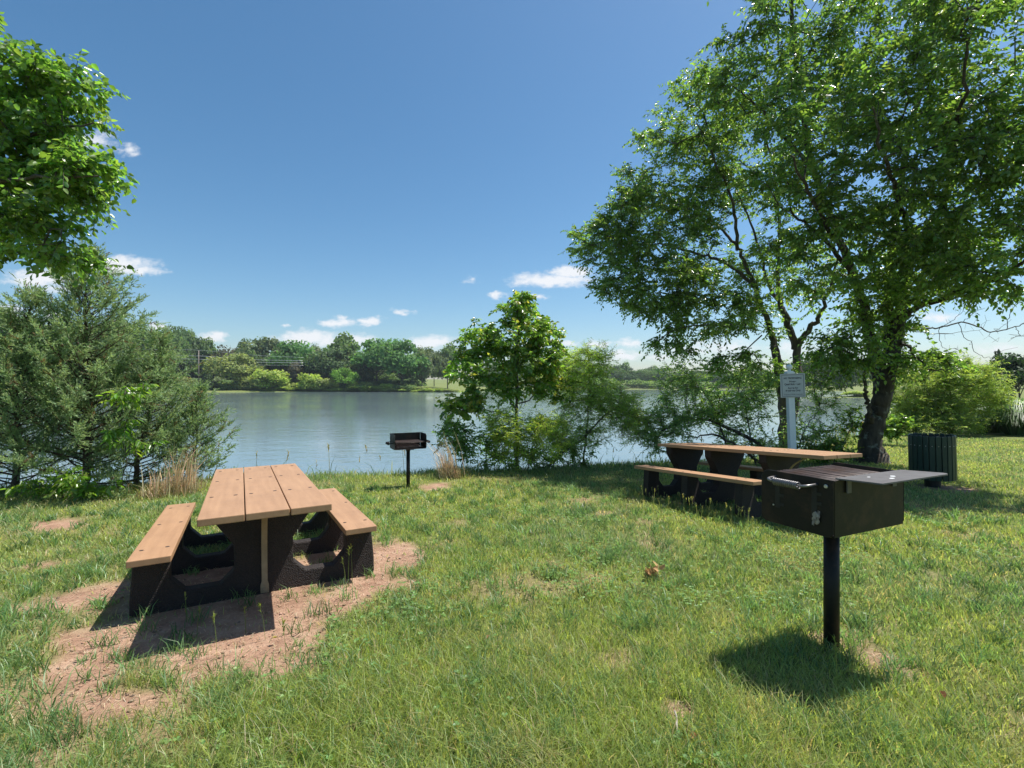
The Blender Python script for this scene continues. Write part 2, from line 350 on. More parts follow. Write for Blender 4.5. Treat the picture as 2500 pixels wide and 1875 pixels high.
def leaf_arrays(Pb, D, Nn, L, Wd, col, fold=.18, droop=.12, a1=.32, a2=.7, w2=.72):
    n = len(Pb); D = unit(D); S = unit(np.cross(D, Nn)); U = np.cross(S, D)
    L = L[:, None]; Wd = Wd[:, None]
    m1 = Pb+D*L*a1; m2 = Pb+D*L*a2-U*L*droop*.4; tip = Pb+D*L-U*L*droop
    V = np.stack([Pb, m1+S*Wd*.5+U*Wd*fold, m2+S*Wd*.5*w2+U*Wd*fold*.8, tip, m2-S*Wd*.5*w2+U*Wd*fold*.8, m1-S*Wd*.5+U*Wd*fold], 1).reshape(-1, 3)
    b = np.arange(n)[:, None]*6
    return V, np.concatenate([b+np.array([0, 1, 2, 3]), b+np.array([0, 3, 4, 5])]), np.repeat(col, 6, 0)
def gcol(base, n, var=.25, hue=.12):
    c = np.array(base)[None]*(1+var*(rng.random((n, 1))*2-1))
    c[:, 0] *= 1+hue*(rng.random(n)*2-1)*1.5; c[:, 2] *= 1+hue*(rng.random(n)*2-1)
    return np.clip(c, .004, 1)

# ------------------------------------------------------------------ tubes / trees
def tube(pts, rad, sides=6, cap=False):
    pts = np.asarray(pts, float); rad = np.asarray(rad, float); n = len(pts)
    T = np.gradient(pts, axis=0); T = unit(T)
    ref = np.array([0, 0, 1.]) if abs(T[0, 2]) < .9 else np.array([1., 0, 0])
    A = np.zeros_like(pts); a = unit(np.cross(T[0], ref))
    for i in range(n):
        a = unit(a-T[i]*np.dot(a, T[i])); A[i] = a
    B = np.cross(T, A); th = np.arange(sides)/sides*2*np.pi
    V = pts[:, None]+rad[:, None, None]*(np.cos(th)[None, :, None]*A[:, None]+np.sin(th)[None, :, None]*B[:, None])
    i, j = np.meshgrid(np.arange(n-1), np.arange(sides), indexing='ij'); j2 = (j+1) % sides
    q = np.stack([i*sides+j, i*sides+j2, (i+1)*sides+j2, (i+1)*sides+j], -1).reshape(-1, 4)
    V = V.reshape(-1, 3)
    if cap:
        V = np.concatenate([V, pts[:1], pts[-1:]]); c0, c1 = len(V)-2, len(V)-1
        k = np.arange(sides); k2 = (k+1) % sides; e = (n-1)*sides
        q = np.concatenate([q, np.stack([k2, k, np.full(sides, c0), np.full(sides, c0)], -1)[:, :4], np.stack([e+k, e+k2, np.full(sides, c1), np.full(sides, c1)], -1)])
    return V, q
def catmull(pts, per=6):
    pts = np.asarray(pts, float); k = np.concatenate([[2*pts[0]-pts[1]], pts, [2*pts[-1]-pts[-2]]]); out = []
    for i in range(1, len(k)-2):
        for s in np.arange(per)/per:
            a, b, c, d = k[i-1:i+3]
            out.append(.5*((2*b)+(c-a)*s+(2*a-5*b+4*c-d)*s*s+(-a+3*b-3*c+d)*s**3))
    out.append(pts[-1]); return np.array(out)
class Skel:
    def __init__(s): s.p = []; s.par = []; s.r = []
    def limb(s, pts, r0, r1, per=6, wob=.02, attach=True):
        c = catmull(pts, per); n = len(c)
        c[1:-1] += rng.normal(size=(n-2, 3))*wob
        par = -1
        if s.p and attach:
            d = np.linalg.norm(np.array(s.p)-c[0], axis=1); par = int(d.argmin())
        for i in range(n):
            s.p.append(c[i]); s.par.append(par); s.r.append(r0+(r1-r0)*i/(n-1)); par = len(s.p)-1
    def grow(s, A, r_tip=.004, step=.22, down=.25, start=0, sag=.06):
        A = np.asarray(A); base = np.array(s.p)
        d0 = np.array([np.linalg.norm(base[start:]-a, axis=1).min() for a in A])
        tips = []
        P0 = np.zeros((len(A)*12+len(base)+50, 3)); n = len(base); P0[:n] = base
        s.nfix = n
        for k in np.argsort(d0):
            a = A[k]; dv = P0[start:n]-a; d = np.linalg.norm(dv, axis=1)+down*np.maximum(dv[:, 2], 0)
            i = int(d.argmin())+start; dist = np.linalg.norm(P0[i]-a)
            ns = max(1, min(10, int(dist/step)));
            midp = (P0[i]+a)/2+np.array([0, 0, dist*.12])+rng.normal(size=3)*dist*.07
            par = i
            for q in range(1, ns+1):
                t = q/ns; pt = (1-t)**2*P0[i]+2*t*(1-t)*midp+t*t*a
                s.p.append(pt); s.par.append(par); s.r.append(0); par = len(s.p)-1; P0[n] = pt; n += 1
                if n >= len(P0)-2: P0 = np.concatenate([P0, np.zeros((2000, 3))])
            tips.append(par)
        # pipe model
        N = len(s.p); acc = np.zeros(N); e = 2.3
        for t in tips: acc[t] += r_tip**e
        for i in range(N-1, s.nfix-1, -1):
            acc[s.par[i]] += acc[i]
            s.r[i] = max(s.r[i], acc[i]**(1/e))
        s.tips = tips
        return tips
    def mesh(s, sides_big=9, sides=5, big=.03):
        N = len(s.p); ch = [[] for _ in range(N)]
        for i, p in enumerate(s.par):
            if p >= 0: ch[p].append(i)
        Vs, Qs = [], []; o = 0; starts = [i for i in range(N) if s.par[i] < 0]; stack = [(i, None) for i in starts]
        while stack:
            i, prev = stack.pop(); chain = []; rad = []
            if prev is not None: chain.append(s.p[prev]); rad.append(min(s.r[prev], s.r[i]*1.25))
            while True:
                chain.append(s.p[i]); rad.append(s.r[i])
                c = sorted(ch[i], key=lambda q: -s.r[q])
                if not c: break
                for q in c[1:]: stack.append((q, i))
                i = c[0]
            if len(chain) > 1:
                V, q = tube(chain, rad, sides_big if max(rad) > big else sides); Vs.append(V); Qs.append(q+o); o += len(V)
        return np.concatenate(Vs), np.concatenate(Qs)
def in_ell(c, r, n, shell=.35):
    """points through an ellipsoid, denser to the outside"""
    d = rnd_unit(n); rr = (shell**3+(1-shell**3)*rng.random(n))**(1/3.)
    return np.asarray(c)+d*rr[:, None]*np.asarray(r)
def sprays(sk, tips, nt=5, tl=(.22, .45), per=9, L=.07, W=.035, base=(.07, .11, .025), young=None, py=.1, droop=.35, var=.3, clump=.3, lf=None, flat=.5):
    """short twigs with alternate leaves round every branch tip"""
    Pp = np.array(sk.p); T = np.array(tips); par = np.array([sk.par[t] for t in tips]); D = unit(Pp[T]-Pp[par]); n = len(T)
    Vs, Qs = [], []; o = 0
    st = np.repeat(Pp[T], nt, 0)-np.repeat(D, nt, 0)*(rng.random((n*nt, 1))*.25); dr = unit(np.repeat(D, nt, 0)*.8+rng.normal(size=(n*nt, 3))*np.array([.8, .8, .55])+np.array([0, 0, .1]))
    ln = tl[0]+(tl[1]-tl[0])*rng.random(n*nt)
    mid = st+dr*ln[:, None]*.5; end = st+dr*ln[:, None]-np.array([0, 0, 1])*(ln*droop*.5)[:, None]
    th = np.arange(3)/3*2*np.pi
    ring = np.stack([np.cos(th), np.sin(th), np.zeros(3)], -1)
    V = np.stack([st[:, None]+ring*.0035, mid[:, None]+ring*.0025, end[:, None]+ring*.001], 1).reshape(-1, 3)
    b = np.arange(n*nt)[:, None]*9; q = []
    for lv in (0, 3):
        for k in range(3): q.append(b+np.array([lv+k, lv+(k+1) % 3, lv+3+(k+1) % 3, lv+3+k]))
    Q = np.concatenate(q)
    m = n*nt*per; tt = (np.tile(np.arange(per), n*nt)+rng.random(m)*.6)/per
    S = np.repeat(st, per, 0); E = np.repeat(end, per, 0); Mi = np.repeat(mid, per, 0)
    t1 = tt[:, None]; Lp = (1-t1)**2*S+2*t1*(1-t1)*Mi+t1**2*E
    dd = np.repeat(dr, per, 0); side = unit(np.cross(dd, np.array([0, 0, 1.])+rng.normal(size=(m, 3))*.2)); sg = np.where(np.tile(np.arange(per), n*nt) % 2 == 0, 1, -1)[:, None]
    LD = unit(dd*.55+side*sg*.8+rng.normal(size=(m, 3))*.25-np.array([0, 0, droop]))
    LN = unit(np.array([0, 0, 1.])*flat+rng.normal(size=(m, 3))*.45)
    cl = np.repeat(1+clump*(rng.random(n)*2-1), nt*per)
    c = gcol(base, m, var)*cl[:, None]
    if young is not None:
        # young leaves sit at the twig ends of some sprays
        k = (np.repeat(rng.random(n*nt), per) < py*2) & (tt > .5); c[k] = gcol(young, k.sum(), .25)
    sz = .65+.5*rng.random(m)
    return (V, Q), leaf_arrays(Lp, LD, LN, L*sz, W*sz, c, **(lf or {}))
def finish_tree(root, sk, twigs, leaves, bark, leafm, crown_name='crown', trunk_name='trunk'):
    b = np.array(root.location)
    V, q = sk.mesh()
    if twigs is not None: q = np.concatenate([q, twigs[1]+len(V)]); V = np.concatenate([V, twigs[0]])
    link(trunk_name, npmesh(trunk_name, V-b, q, 4, smooth=True), root, [bark])
    Vl, ql, cl = leaves
    link(crown_name, npmesh(crown_name, Vl-b, ql, 4, cl), root, [leafm])
def ell_px(px, py, d, rx, ry, rd):
    return P(px, py, d), np.array([rx/F*d, rd, ry/F*d])
def crown_pts(ells, counts, shell=.35):
    return np.concatenate([in_ell(c, r, n, shell) for (c, r), n in zip(ells, counts)])
def flare(base, r, k=7):
    pass
# ------------------------------------------------------------------ furniture helpers
def box(bm, c, s, M=None, mi=0):
    M2 = (M or Matrix.Identity(4)) @ Matrix.Translation(c) @ Matrix.Diagonal((s[0], s[1], s[2], 1))
    g = bmesh.ops.create_cube(bm, size=1, matrix=M2)
    fs = {f for v in g['verts'] for f in v.link_faces}
    for f in fs: f.material_index = mi
    return g['verts']
def prism(bm, pts, M, depth, mi=0):
    """pts: 2-D outline, extruded along local Z of M by depth (centred)"""
    a = [bm.verts.new(M @ Vector((x, y, -depth/2))) for x, y in pts]; b = [bm.verts.new(M @ Vector((x, y, depth/2))) for x, y in pts]
    n = len(pts); fs = [bm.faces.new(a[::-1]), bm.faces.new(b)]
    for i in range(n): fs.append(bm.faces.new((a[i], a[(i+1) % n], b[(i+1) % n], b[i])))
    for f in fs: f.material_index = mi
def disc(bm, c, r, h, axis='Z', seg=12, mi=0):
    R = {'Z': Matrix.Identity(4), 'Y': Matrix.Rotation(math.pi/2, 4, 'X'), 'X': Matrix.Rotation(math.pi/2, 4, 'Y')}[axis]
    g = bmesh.ops.create_cone(bm, cap_ends=True, segments=seg, radius1=r, radius2=r, depth=h, matrix=Matrix.Translation(c) @ R)
    for f in {f for v in g['verts'] for f in v.link_faces}: f.material_index = mi
def fin(name, bm, mats, parent=None, bevel=0, seg=2, smooth=False):
    bmesh.ops.recalc_face_normals(bm, faces=bm.faces[:])
    me = bpy.data.meshes.new(name); bm.to_mesh(me); bm.free()
    o = link(name, me, parent, mats)
    if bevel:
        b = o.modifiers.new('bevel', 'BEVEL'); b.width = bevel; b.segments = seg; b.limit_method = 'ANGLE'; b.angle_limit = math.radians(40)
    if smooth:
        for p in me.polygons: p.use_smooth = True
    return o
def tubes(name, specs, mats, parent=None):
    Vs, Qs, o = [], [], 0
    for pts, r, s in specs:
        pts = np.asarray(pts, float); rr = np.full(len(pts), r) if np.isscalar(r) else np.asarray(r)
        V, q = tube(pts, rr, s, cap=True); Vs.append(V); Qs.append(q+o); o += len(V)
    Q = np.concatenate(Qs); tri = Q[:, 2] == Q[:, 3]
    return link(name, npmesh(name, np.concatenate(Vs), [Q[~tri], Q[tri][:, :3]], 0, smooth=True), parent, mats)

# ------------------------------------------------------------------ picnic tables
def make_table(label):
    root = empty('picnic_table', (0, 0, 0), label, 'picnic table', 'accessible picnic tables on the lawn')
    TH, top = .042, .735; W, Lt, Lb = .722, 2.412, 1.937; so = .295
    bw = (W-.012)/3
    def board(name, x, y, z, w, l, rows, bx):
        bm = bmesh.new(); box(bm, (x, y, z-TH/2), (w, l, TH))
        bmesh.ops.bevel(bm, geom=bm.edges[:], offset=.005, segments=2, affect='EDGES', profile=.6)
        for ry in rows:
            for dx in bx:
                jx, jy = random.uniform(-.008, .008), random.uniform(-.012, .012)
                disc(bm, (x+dx+jx, ry+jy, z+.0005), .013, .002, mi=1)
        return fin(name, bm, [M_board, M_bolt], root)
    rows = (-.48, .32, 1.02)
    for i in (-1, 0, 1):
        board('table_board', i*(bw+.006), random.uniform(-.004, .004), top+i*.0004, bw, Lt, rows, (-.073, .073))
    for s in (-1, 1):
        board('seat', s*.652, so, top-.312, .231, Lb, (-.43, .37, 1.07), (-.073, .073))
    half = [(.0, -.07), (.70, -.07), (.715, .0), (.775, .03), (.775, .14), (.757, .381), (.56, .381), (.56, .235), (.475, .14), (.275, .14), (.19, .225), (.19, .395), (.33, .60), (.335, .693)]
    outline = half+[(-x, z) for x, z in reversed(half[1:])]
    for y in rows:
        bm = bmesh.new(); M = Matrix.Translation((0, y, 0)) @ Matrix.Rotation(math.pi/2, 4, 'X')
        prism(bm, outline, M, .105)
        fin('pedestal', bm, [M_agg], root, bevel=.012)
    # curved steel strap under the overhanging end
    yb = rows[0]-.0525
    path = catmull([(0, yb-.006, .03), (0, yb-.008, .2), (0, yb-.02, .38), (0, yb-.09, .55), (0, yb-.26, .66), (0, yb-.42, .688)], 6)
    bm = bmesh.new(); prev = None
    for i, p in enumerate(path):
        t = unit(path[min(i+1, len(path)-1)]-path[max(i-1, 0)]); nrm = np.cross(np.array([1., 0, 0]), t)
        w = .019 if 2 < i else .027
        ring = [bm.verts.new(p+np.array([sx*w, 0, 0])+nrm*sn*.004) for sx, sn in ((-1, -1), (1, -1), (1, 1), (-1, 1))]
        if prev:
            for k in range(4): bm.faces.new((prev[k], prev[(k+1) % 4], ring[(k+1) % 4], ring[k]))
        else: bm.faces.new(ring[::-1])
        prev = ring
    bm.faces.new(prev); disc(bm, (0, yb-.013, .055), .013, .012, 'Y', 8)
    fin('brace', bm, [M_strap], root)
    return root
def pose(p, top=.735):
    cx, cy, cz, ya, pi_, ro = p
    R = Matrix.Rotation(ya, 4, 'Z') @ Matrix.Rotation(pi_, 4, 'X') @ Matrix.Rotation(ro, 4, 'Y')
    return Matrix.Translation((cx, cy, cz)) @ R @ Matrix.Translation((0, 0, -top))
t1 = make_table('tan and black picnic table standing on the bare red soil patch'); t1.matrix_world = pose((-2.041, 3.985, -.789, .505, -.032, -.008))
t2 = make_table('tan and black picnic table behind the large grill, weeds along its legs'); t2.matrix_world = pose((3.032, 6.364, -.804, .476, -.051, .03))

# ------------------------------------------------------------------ park grills
def make_grill(label, loc, rz, zb, shelf, grate_z, pr, lean=0, W=.617, D=.404, H=.29):
    root = empty('park_grill', loc, label, 'grill', 'pedestal charcoal grills', (0, lean, rz))
    t = .006
    post = tubes('post', [([(0, 0, -.15), (0, 0, zb-.01)], pr, 24)], [M_steel], root)
    bm = bmesh.new()
    box(bm, (0, 0, zb+t/2), (W-.02, D-.012, t)); box(bm, (0, D/2-t/2, zb+H/2), (W-.013, t, H-.004))
    disc(bm, (0, 0, zb-.02), pr*1.25, .04, 'Z', 20)
    box(bm, (0, -.05, zb-.008), (.12, .16, .012))
    fin('firebox', bm, [M_steel], root, bevel=.002)
    arc = [(-D/2+.05-.05*math.sin(a), H-.05+.05*math.cos(a)) for a in np.linspace(0, math.pi/2, 6)]
    outl = [(-D/2, .025), (-D/2+.025, 0), (D/2-.02, 0), (D/2, .02), (D/2, H)]+arc
    for s in (-1, 1):
        bm = bmesh.new()
        M = Matrix(((0, 0, 1, s*W/2), (1, 0, 0, 0), (0, 1, 0, zb), (0, 0, 0, 1)))
        prism(bm, outl, M, t)
        for y in (-.25*D, .26*D):                      # raised dark strips, colour standing in for shade inside the grate slots
            box(bm, (s*(W/2+.0035), y, zb+H*.57), (.003, .028, H*.52), mi=1)
            for z in (.38, .55, .72): box(bm, (s*(W/2+.0042), y+.024, zb+z*H), (.003, .03, .016), mi=1)
        disc(bm, (s*(W/2+.005), .41*D, zb+H-.035), .010, .008, 'X', 10, mi=2)
        disc(bm, (s*(W/2+.005), -.125, zb+.10), .005, .006, 'X', 8, mi=2)
        fin('side_plate', bm, [M_steel, M_black, M_zinc], root, bevel=.0015, seg=1)
    z = zb+grate_z; sp = []
    nb = 23
    for i in range(nb):
        x = -W/2+.03+(W-.06)*i/(nb-1); j = random.uniform(-.0015, .0015)
        sp.append(([(x, -D/2+.02, z+j), (x+random.uniform(-.002, .002), 0, z-.002+j), (x, D/2-.025, z+j)], .0055, 7))
    for y in (-D/2+.022, 0, D/2-.03): sp.append(([(-W/2+.014, y, z-.010), (W/2-.014, y, z-.010)], .006, 7))
    g = tubes('grate', sp, [M_grate], root)
    for s in (-1, 1):
        x0 = s*(W/2-.01); x1 = s*(W/2+.075)
        p = catmull([(x0, -.115, z-.012), (s*(W/2+.05), -.115, z-.014), (x1, -.098, z-.018), (x1, -.06, z-.022), (x1, .06, z-.022), (x1, .098, z-.018), (s*(W/2+.05), .115, z-.014), (x0, .115, z-.012)], 6)
        h = tubes('handle', [(p, .0075, 8)], [M_coil if shelf else M_steel], root)
        th = np.linspace(0, 2*math.pi*13, 13*12); c = np.stack([x1+.0165*np.cos(th), -.072+.144*th/th[-1], z-.022+.0165*np.sin(th)], -1)
        tubes('coil_grip', [(c, .0045, 6)], [M_coil if shelf else M_steel], h)
    fb = []
    for i in range(12):
        x = -W/2+.06+(W-.12)*i/11; fb.append(([(x, -D/2+.02, zb+.028), (x, D/2-.03, zb+.06)], .007, 6))
    tubes('fire_grate', fb, [M_grate], root)
    if shelf:
        bm = bmesh.new()
        r = .03; x1, x0 = W/2-.03, -W/2-.085; y0, y1 = D/2-.012, D/2+.17
        pts = [(x1, y0), (x1-.06, y1)]+[(x0+r-r*math.sin(a), y1-r+r*math.cos(a)) for a in np.linspace(0, math.pi/2, 5)]+[(-W/2+.006, y0)]
        prism(bm, pts, Matrix.Translation((0, 0, zb+H+.005)), .007)
        for sx in (.2, -.2): box(bm, (sx, D/2+.008, zb+H-.035), (.035, .006, .07))
        for px, py, rr in ((.10, .245, .010), (-.035, .285, .015), (.03, .315, .013)):   # small pale spots on the shelf top
            g2 = bmesh.ops.create_circle(bm, cap_ends=True, segments=11, radius=rr)
            for v in g2['verts']:
                k = random.uniform(.55, 1.1); v.co = Vector((px+v.co.x*k*1.3, py+v.co.y*k*.8, zb+H+.0090))
            for f in {f for v in g2['verts'] for f in v.link_faces}: f.material_index = 1
        fin('shelf', bm, [M_shelf, M_vinyl], root)
        # crumpled pale scrap stuck in the slot of the side plate
        bm = bmesh.new(); g3 = bmesh.ops.create_icosphere(bm, subdivisions=3, radius=1)
        for v in g3['verts']:
            k = .7+.6*math.sin(v.co.x*9+2*v.co.z*5)*math.sin(v.co.y*8+v.co.z*11)
            v.co = Vector((v.co.x*.011*k, v.co.y*.020*k+.012*v.co.z, v.co.z*.042*k))
            v.co += Vector((W/2+.010, .118, zb+.085))
        fin('scrap', bm, [surf('pale_scrap', (.16, .13, .12), (.42, .38, .36), 60, .8, .5)], root)
    return root
gz = lambda x, y: float(ground(np.array([x]), np.array([y]))[0])
GP = pxg(2030, 1583)
make_grill('large black charcoal grill with grey side shelf, nearest the camera', (GP[0], GP[1], -1.472), .441+math.pi, .711, True, .268, .039)
FP = pxg(996.5, 1190.6)
make_grill('small black charcoal grill by the water, opening towards the left table', (FP[0], FP[1], -1.39-.03*FP[1]), math.radians(27), .63, False, .115, .029, W=.5, D=.33, H=.235)

# ------------------------------------------------------------------ sign
SP = (4.71, 8.2)
sz = gz(*SP)
def make_sign():
    root = empty('sign_post', (SP[0], SP[1], sz), 'white square post with ball finial carrying a notice board', 'sign', rot=(0, math.radians(-2.0), math.radians(-4)))
    hb = -.04-sz
    bm = bmesh.new(); box(bm, (0, 0, (hb+.245-.2)/2), (.1, .1, hb+.245+.2))
    fin('post', bm, [M_vinyl], root, bevel=.006)
    bm = bmesh.new(); b0 = hb+.245
    box(bm, (0, 0, b0+.012), (.125, .125, .026)); box(bm, (0, 0, b0+.034), (.095, .095, .02))
    fin('post_cap', bm, [M_vinyl], root, bevel=.004)
    prof = [(0, .03), (.028, .034), (.024, .048), (.022, .056), (.034, .066), (.046, .085), (.049, .105), (.042, .128), (.026, .143), (.0, .148)]
    n = 20; V = []; Q = []
    for r, z in prof:
        for k in range(n): a = 2*math.pi*k/n; V.append((r*math.cos(a), r*math.sin(a), b0+z+.008))
    for i in range(len(prof)-1):
        for k in range(n): Q.append((i*n+k, i*n+(k+1) % n, (i+1)*n+(k+1) % n, (i+1)*n+k))
    link('finial', npmesh('finial', np.array(V), np.array(Q), 4, smooth=True), root, [M_vinyl])
    bw, bh, cz = .398, .395, hb+.045
    bm = bmesh.new(); box(bm, (.018, -.058, cz), (bw, .012, bh))
    board = fin('board', bm, [M_signface], root, bevel=.003)
    bm = bmesh.new(); y = -.0648; iw, ih, t = bw/2-.026, bh/2-.02, .0055
    for a, b, s in (((0, ih), (2*iw+t, t), 0), ((0, -ih), (2*iw+t, t), 0), ((iw, 0), (t, 2*ih-t), 0), ((-iw, 0), (t, 2*ih-t), 0)):
        box(bm, (.018+a[0], y, cz+a[1]), (b[0], .0012, b[1]))
    fin('border', bm, [M_ink], board)
    dg = bpy.context.evaluated_depsgraph_get
    for txt, dz, wd, hgt in (('NO TRESSPASSING', .123, .285, .034), ('Private', .066, .112, .034), ('Quail Ridge Lake', .022, .272, .034), ('Access for', -.040, .165, .034), ('Residents Only', -.084, .238, .034), ('Trespassers Will Be Prosecuted', -.147, .300, .020)):
        c = bpy.data.curves.new('text', 'FONT'); c.body = txt; c.align_x = 'CENTER'; c.align_y = 'CENTER'; c.size = 1; c.extrude = 0; c.offset = .03 if hgt > .03 else .012
        o = bpy.data.objects.new('text', c); COL.objects.link(o); bpy.context.view_layer.update()
        me = bpy.data.meshes.new_from_object(o.evaluated_get(dg())); w0 = o.dimensions.x; bpy.data.objects.remove(o)
        k = wd/max(w0, .1)
        for v in me.vertices: v.co = (.018+v.co.x*k, -.0652, cz+dz+v.co.y*hgt*1.18)
        me.name = 'lettering'; link('lettering', me, board, [M_ink])
make_sign()

# ------------------------------------------------------------------ litter bin
def make_bin():
    x, y = pxg(2277, 1187); z = gz(x, y)
    root = empty('litter_bin', (x, y, z), 'round dark green slatted litter bin on a short black pedestal', 'litter bin', rot=(0, math.radians(-1.6), .1))
    R, zb, H, n = .29, .14, .70, 24
    for i in range(n):
        a = 2*math.pi*i/n; bm = bmesh.new()
        M = Matrix.Rotation(a, 4, 'Z')
        top = H+random.uniform(-.004, .004)
        box(bm, (R, 0, zb+top/2), (.019, .066, top), M)
        bmesh.ops.bevel(bm, geom=bm.edges[:], offset=.003, segments=1, affect='EDGES')
        disc2 = bmesh.ops.create_cone(bm, cap_ends=True, segments=8, radius1=.0075, radius2=.005, depth=.006, matrix=M @ Matrix.Translation((R+.012, 0, zb+H-.155)) @ Matrix.Rotation(math.pi/2, 4, 'Y'))
        for f in {f for v in disc2['verts'] for f in v.link_faces}: f.material_index = 1
        fin('slat', bm, [M_slat, M_zinc], root)
    bm = bmesh.new(); bmesh.ops.create_cone(bm, cap_ends=False, segments=32, radius1=R-.03, radius2=R-.03, depth=H-.06, matrix=Matrix.Translation((0, 0, zb+H/2)))
    disc(bm, (0, 0, zb+.03), R-.03, .02, 'Z', 32); fin('liner', bm, [M_black], root)
    for hz in (.1, .545):
        bm = bmesh.new(); bmesh.ops.create_cone(bm, cap_ends=False, segments=32, radius1=R-.012, radius2=R-.012, depth=.045, matrix=Matrix.Translation((0, 0, zb+hz))); fin('hoop', bm, [M_steel], root)
    bm = bmesh.new(); disc(bm, (0, 0, .05), .105, .24, 'Z', 18); fin('pedestal', bm, [M_black], root, bevel=.006)
make_bin()

# ------------------------------------------------------------------ cedars
def make_cedar(base, top, R, n, label, lean=(0, 0), bias=.25, seedcol=(.225, .315, .155), low=.015, dens=1.0, grp='cedars on the left bank'):
    root = empty('cedar_tree', base, label, 'cedar', grp)
    base = np.array(base); top = np.array(top); H = np.linalg.norm(top-base)
    sk = Skel(); tr = [base-np.array([0, 0, .3])]+[base+(top-base)*t+np.array([math.sin(t*5+n)*.06, 0, 0]) for t in (.25, .5, .75, 1)]
    sk.limb(tr, .028*H/2+.01, .006, 8, .01); ntr = len(sk.p)
    segs = []; tubes_ = []
    for i in range(n):
        t = low+(1-low)*((i+.5)/n)**.85; az = i*2.39996+rng.normal()*.3
        c = base+(top-base)*t; prof = (1-t)**.75*(.55+.45*min(1, t/.15)) if t > .1 else .95
        L = max(.12, R*prof*(.42+.8*rng.random()))
        up = (.30+.55*t)*sstep(-.05, .18, t)-.12*(t < .06)+.3*rng.random(); d = unit(np.array([math.cos(az)+bias*(.4+.6*t), math.sin(az), up*.7]))
        pts = [c]; dirv = d.copy(); k = 6
        for q in range(k):
            dirv = unit(dirv+np.array([.04*bias, 0, .05+.03*t])+rng.normal(size=3)*.10); pts.append(pts[-1]+dirv*L/k)
        pts = np.array(pts); tubes_.append((pts, np.linspace(.004+.010*L/1.5, .0015, len(pts))))
        m = max(4, int(L/.033*dens*(1.1-.55*t))); s = (rng.random(m)**.6)*.9+.1
        s = np.clip(s, .05, .999)*k; ii = s.astype(int); f = (s-ii)[:, None]
        p0 = pts[ii]*(1-f)+pts[ii+1]*f; bd = unit(pts[ii+1]-pts[ii])
        sd = unit(bd*.75+rng.normal(size=(m, 3))*.55+np.array([0, 0, .12])); sl = (.12+.17*rng.random(m))*(1.15-.5*s/k)
        segs.append((p0, sd, sl))
        segs.append((pts[-1:], unit(dirv)[None], np.array([.12+.1*rng.random()])))
    p0 = np.concatenate([a for a, _, _ in segs]); sd = np.concatenate([a for _, a, _ in segs]); sl = np.concatenate([a for _, _, a in segs]); m = len(p0)
    K = 13; tt = np.tile((np.arange(K)+.5)/K, m); rp = np.repeat(p0, K, 0); rd = np.repeat(sd, K, 0); rl = np.repeat(sl, K)
    q = rp+rd*(rl*tt)[:, None]; pd = unit(rd*.9+rng.normal(size=(m*K, 3))*.42+np.array([.05, 0, .05])); ln = (.03+.045*rng.random(m*K))*(1.2-.5*tt)
    S = unit(np.cross(pd, rnd_unit(m*K)))*.0068
    V = np.stack([q, q+pd*ln[:, None]*.45+S, q+pd*ln[:, None], q+pd*ln[:, None]*.45-S], 1).reshape(-1, 3)
    Q = np.arange(m*K)[:, None]*4+np.arange(4)
    c = gcol(seedcol, m*K, .25, .1)*np.repeat(.75+.5*rng.random(m), K)[:, None]; br = np.repeat(rng.random(m) < .05, K); c[br] = gcol((.16, .11, .06), br.sum())
    Vt, Qt = sk.mesh(); Vs = [Vt]; Qs = [Qt]; o = len(Vt)
    for pts, rr in tubes_:
        V2, q2 = tube(pts, rr, 5); Vs.append(V2); Qs.append(q2+o); o += len(V2)
    link('trunk', npmesh('trunk', np.concatenate(Vs)-base, np.concatenate(Qs), 4, smooth=True), root, [M_cedarbark])
    link('foliage', npmesh('foliage', V-base, Q, 4, np.repeat(c, 4, 0)), root, [M_needle])
def gbase(px, d):
    x = (px-CX)/F*d; return np.array([x, d, gz(x, d)])
make_cedar(gbase(205, 7.7), P(218, 622, 7.7), 1.9, 220, 'tall feathery grey green cedar, the highest tree on the left bank', bias=.35, dens=1.05)
make_cedar(gbase(30, 7.6), P(75, 725, 7.6), 1.75, 190, 'bushy cedar with a lower pointed top, left of the tall cedar', bias=.15)
make_cedar(gbase(330, 8.0), P(395, 830, 7.9), 1.25, 130, 'leaning cedar between the tall cedar and the lake', bias=.45)
make_cedar(gbase(455, 8.3), P(490, 958, 8.2), .85, 75, 'small sparse cedar closest to the picnic table and water', bias=.5)
make_cedar(gbase(-150, 8.0), P(-140, 740, 8.0), 1.7, 110, 'cedar mostly cut off by the left edge, only its right branches showing', bias=.1)

# ------------------------------------------------------------------ broadleaf trees
def limbs(sk, specs):
    for pts, r0, r1 in specs: sk.limb([P(*p) for p in pts], r0, r1)
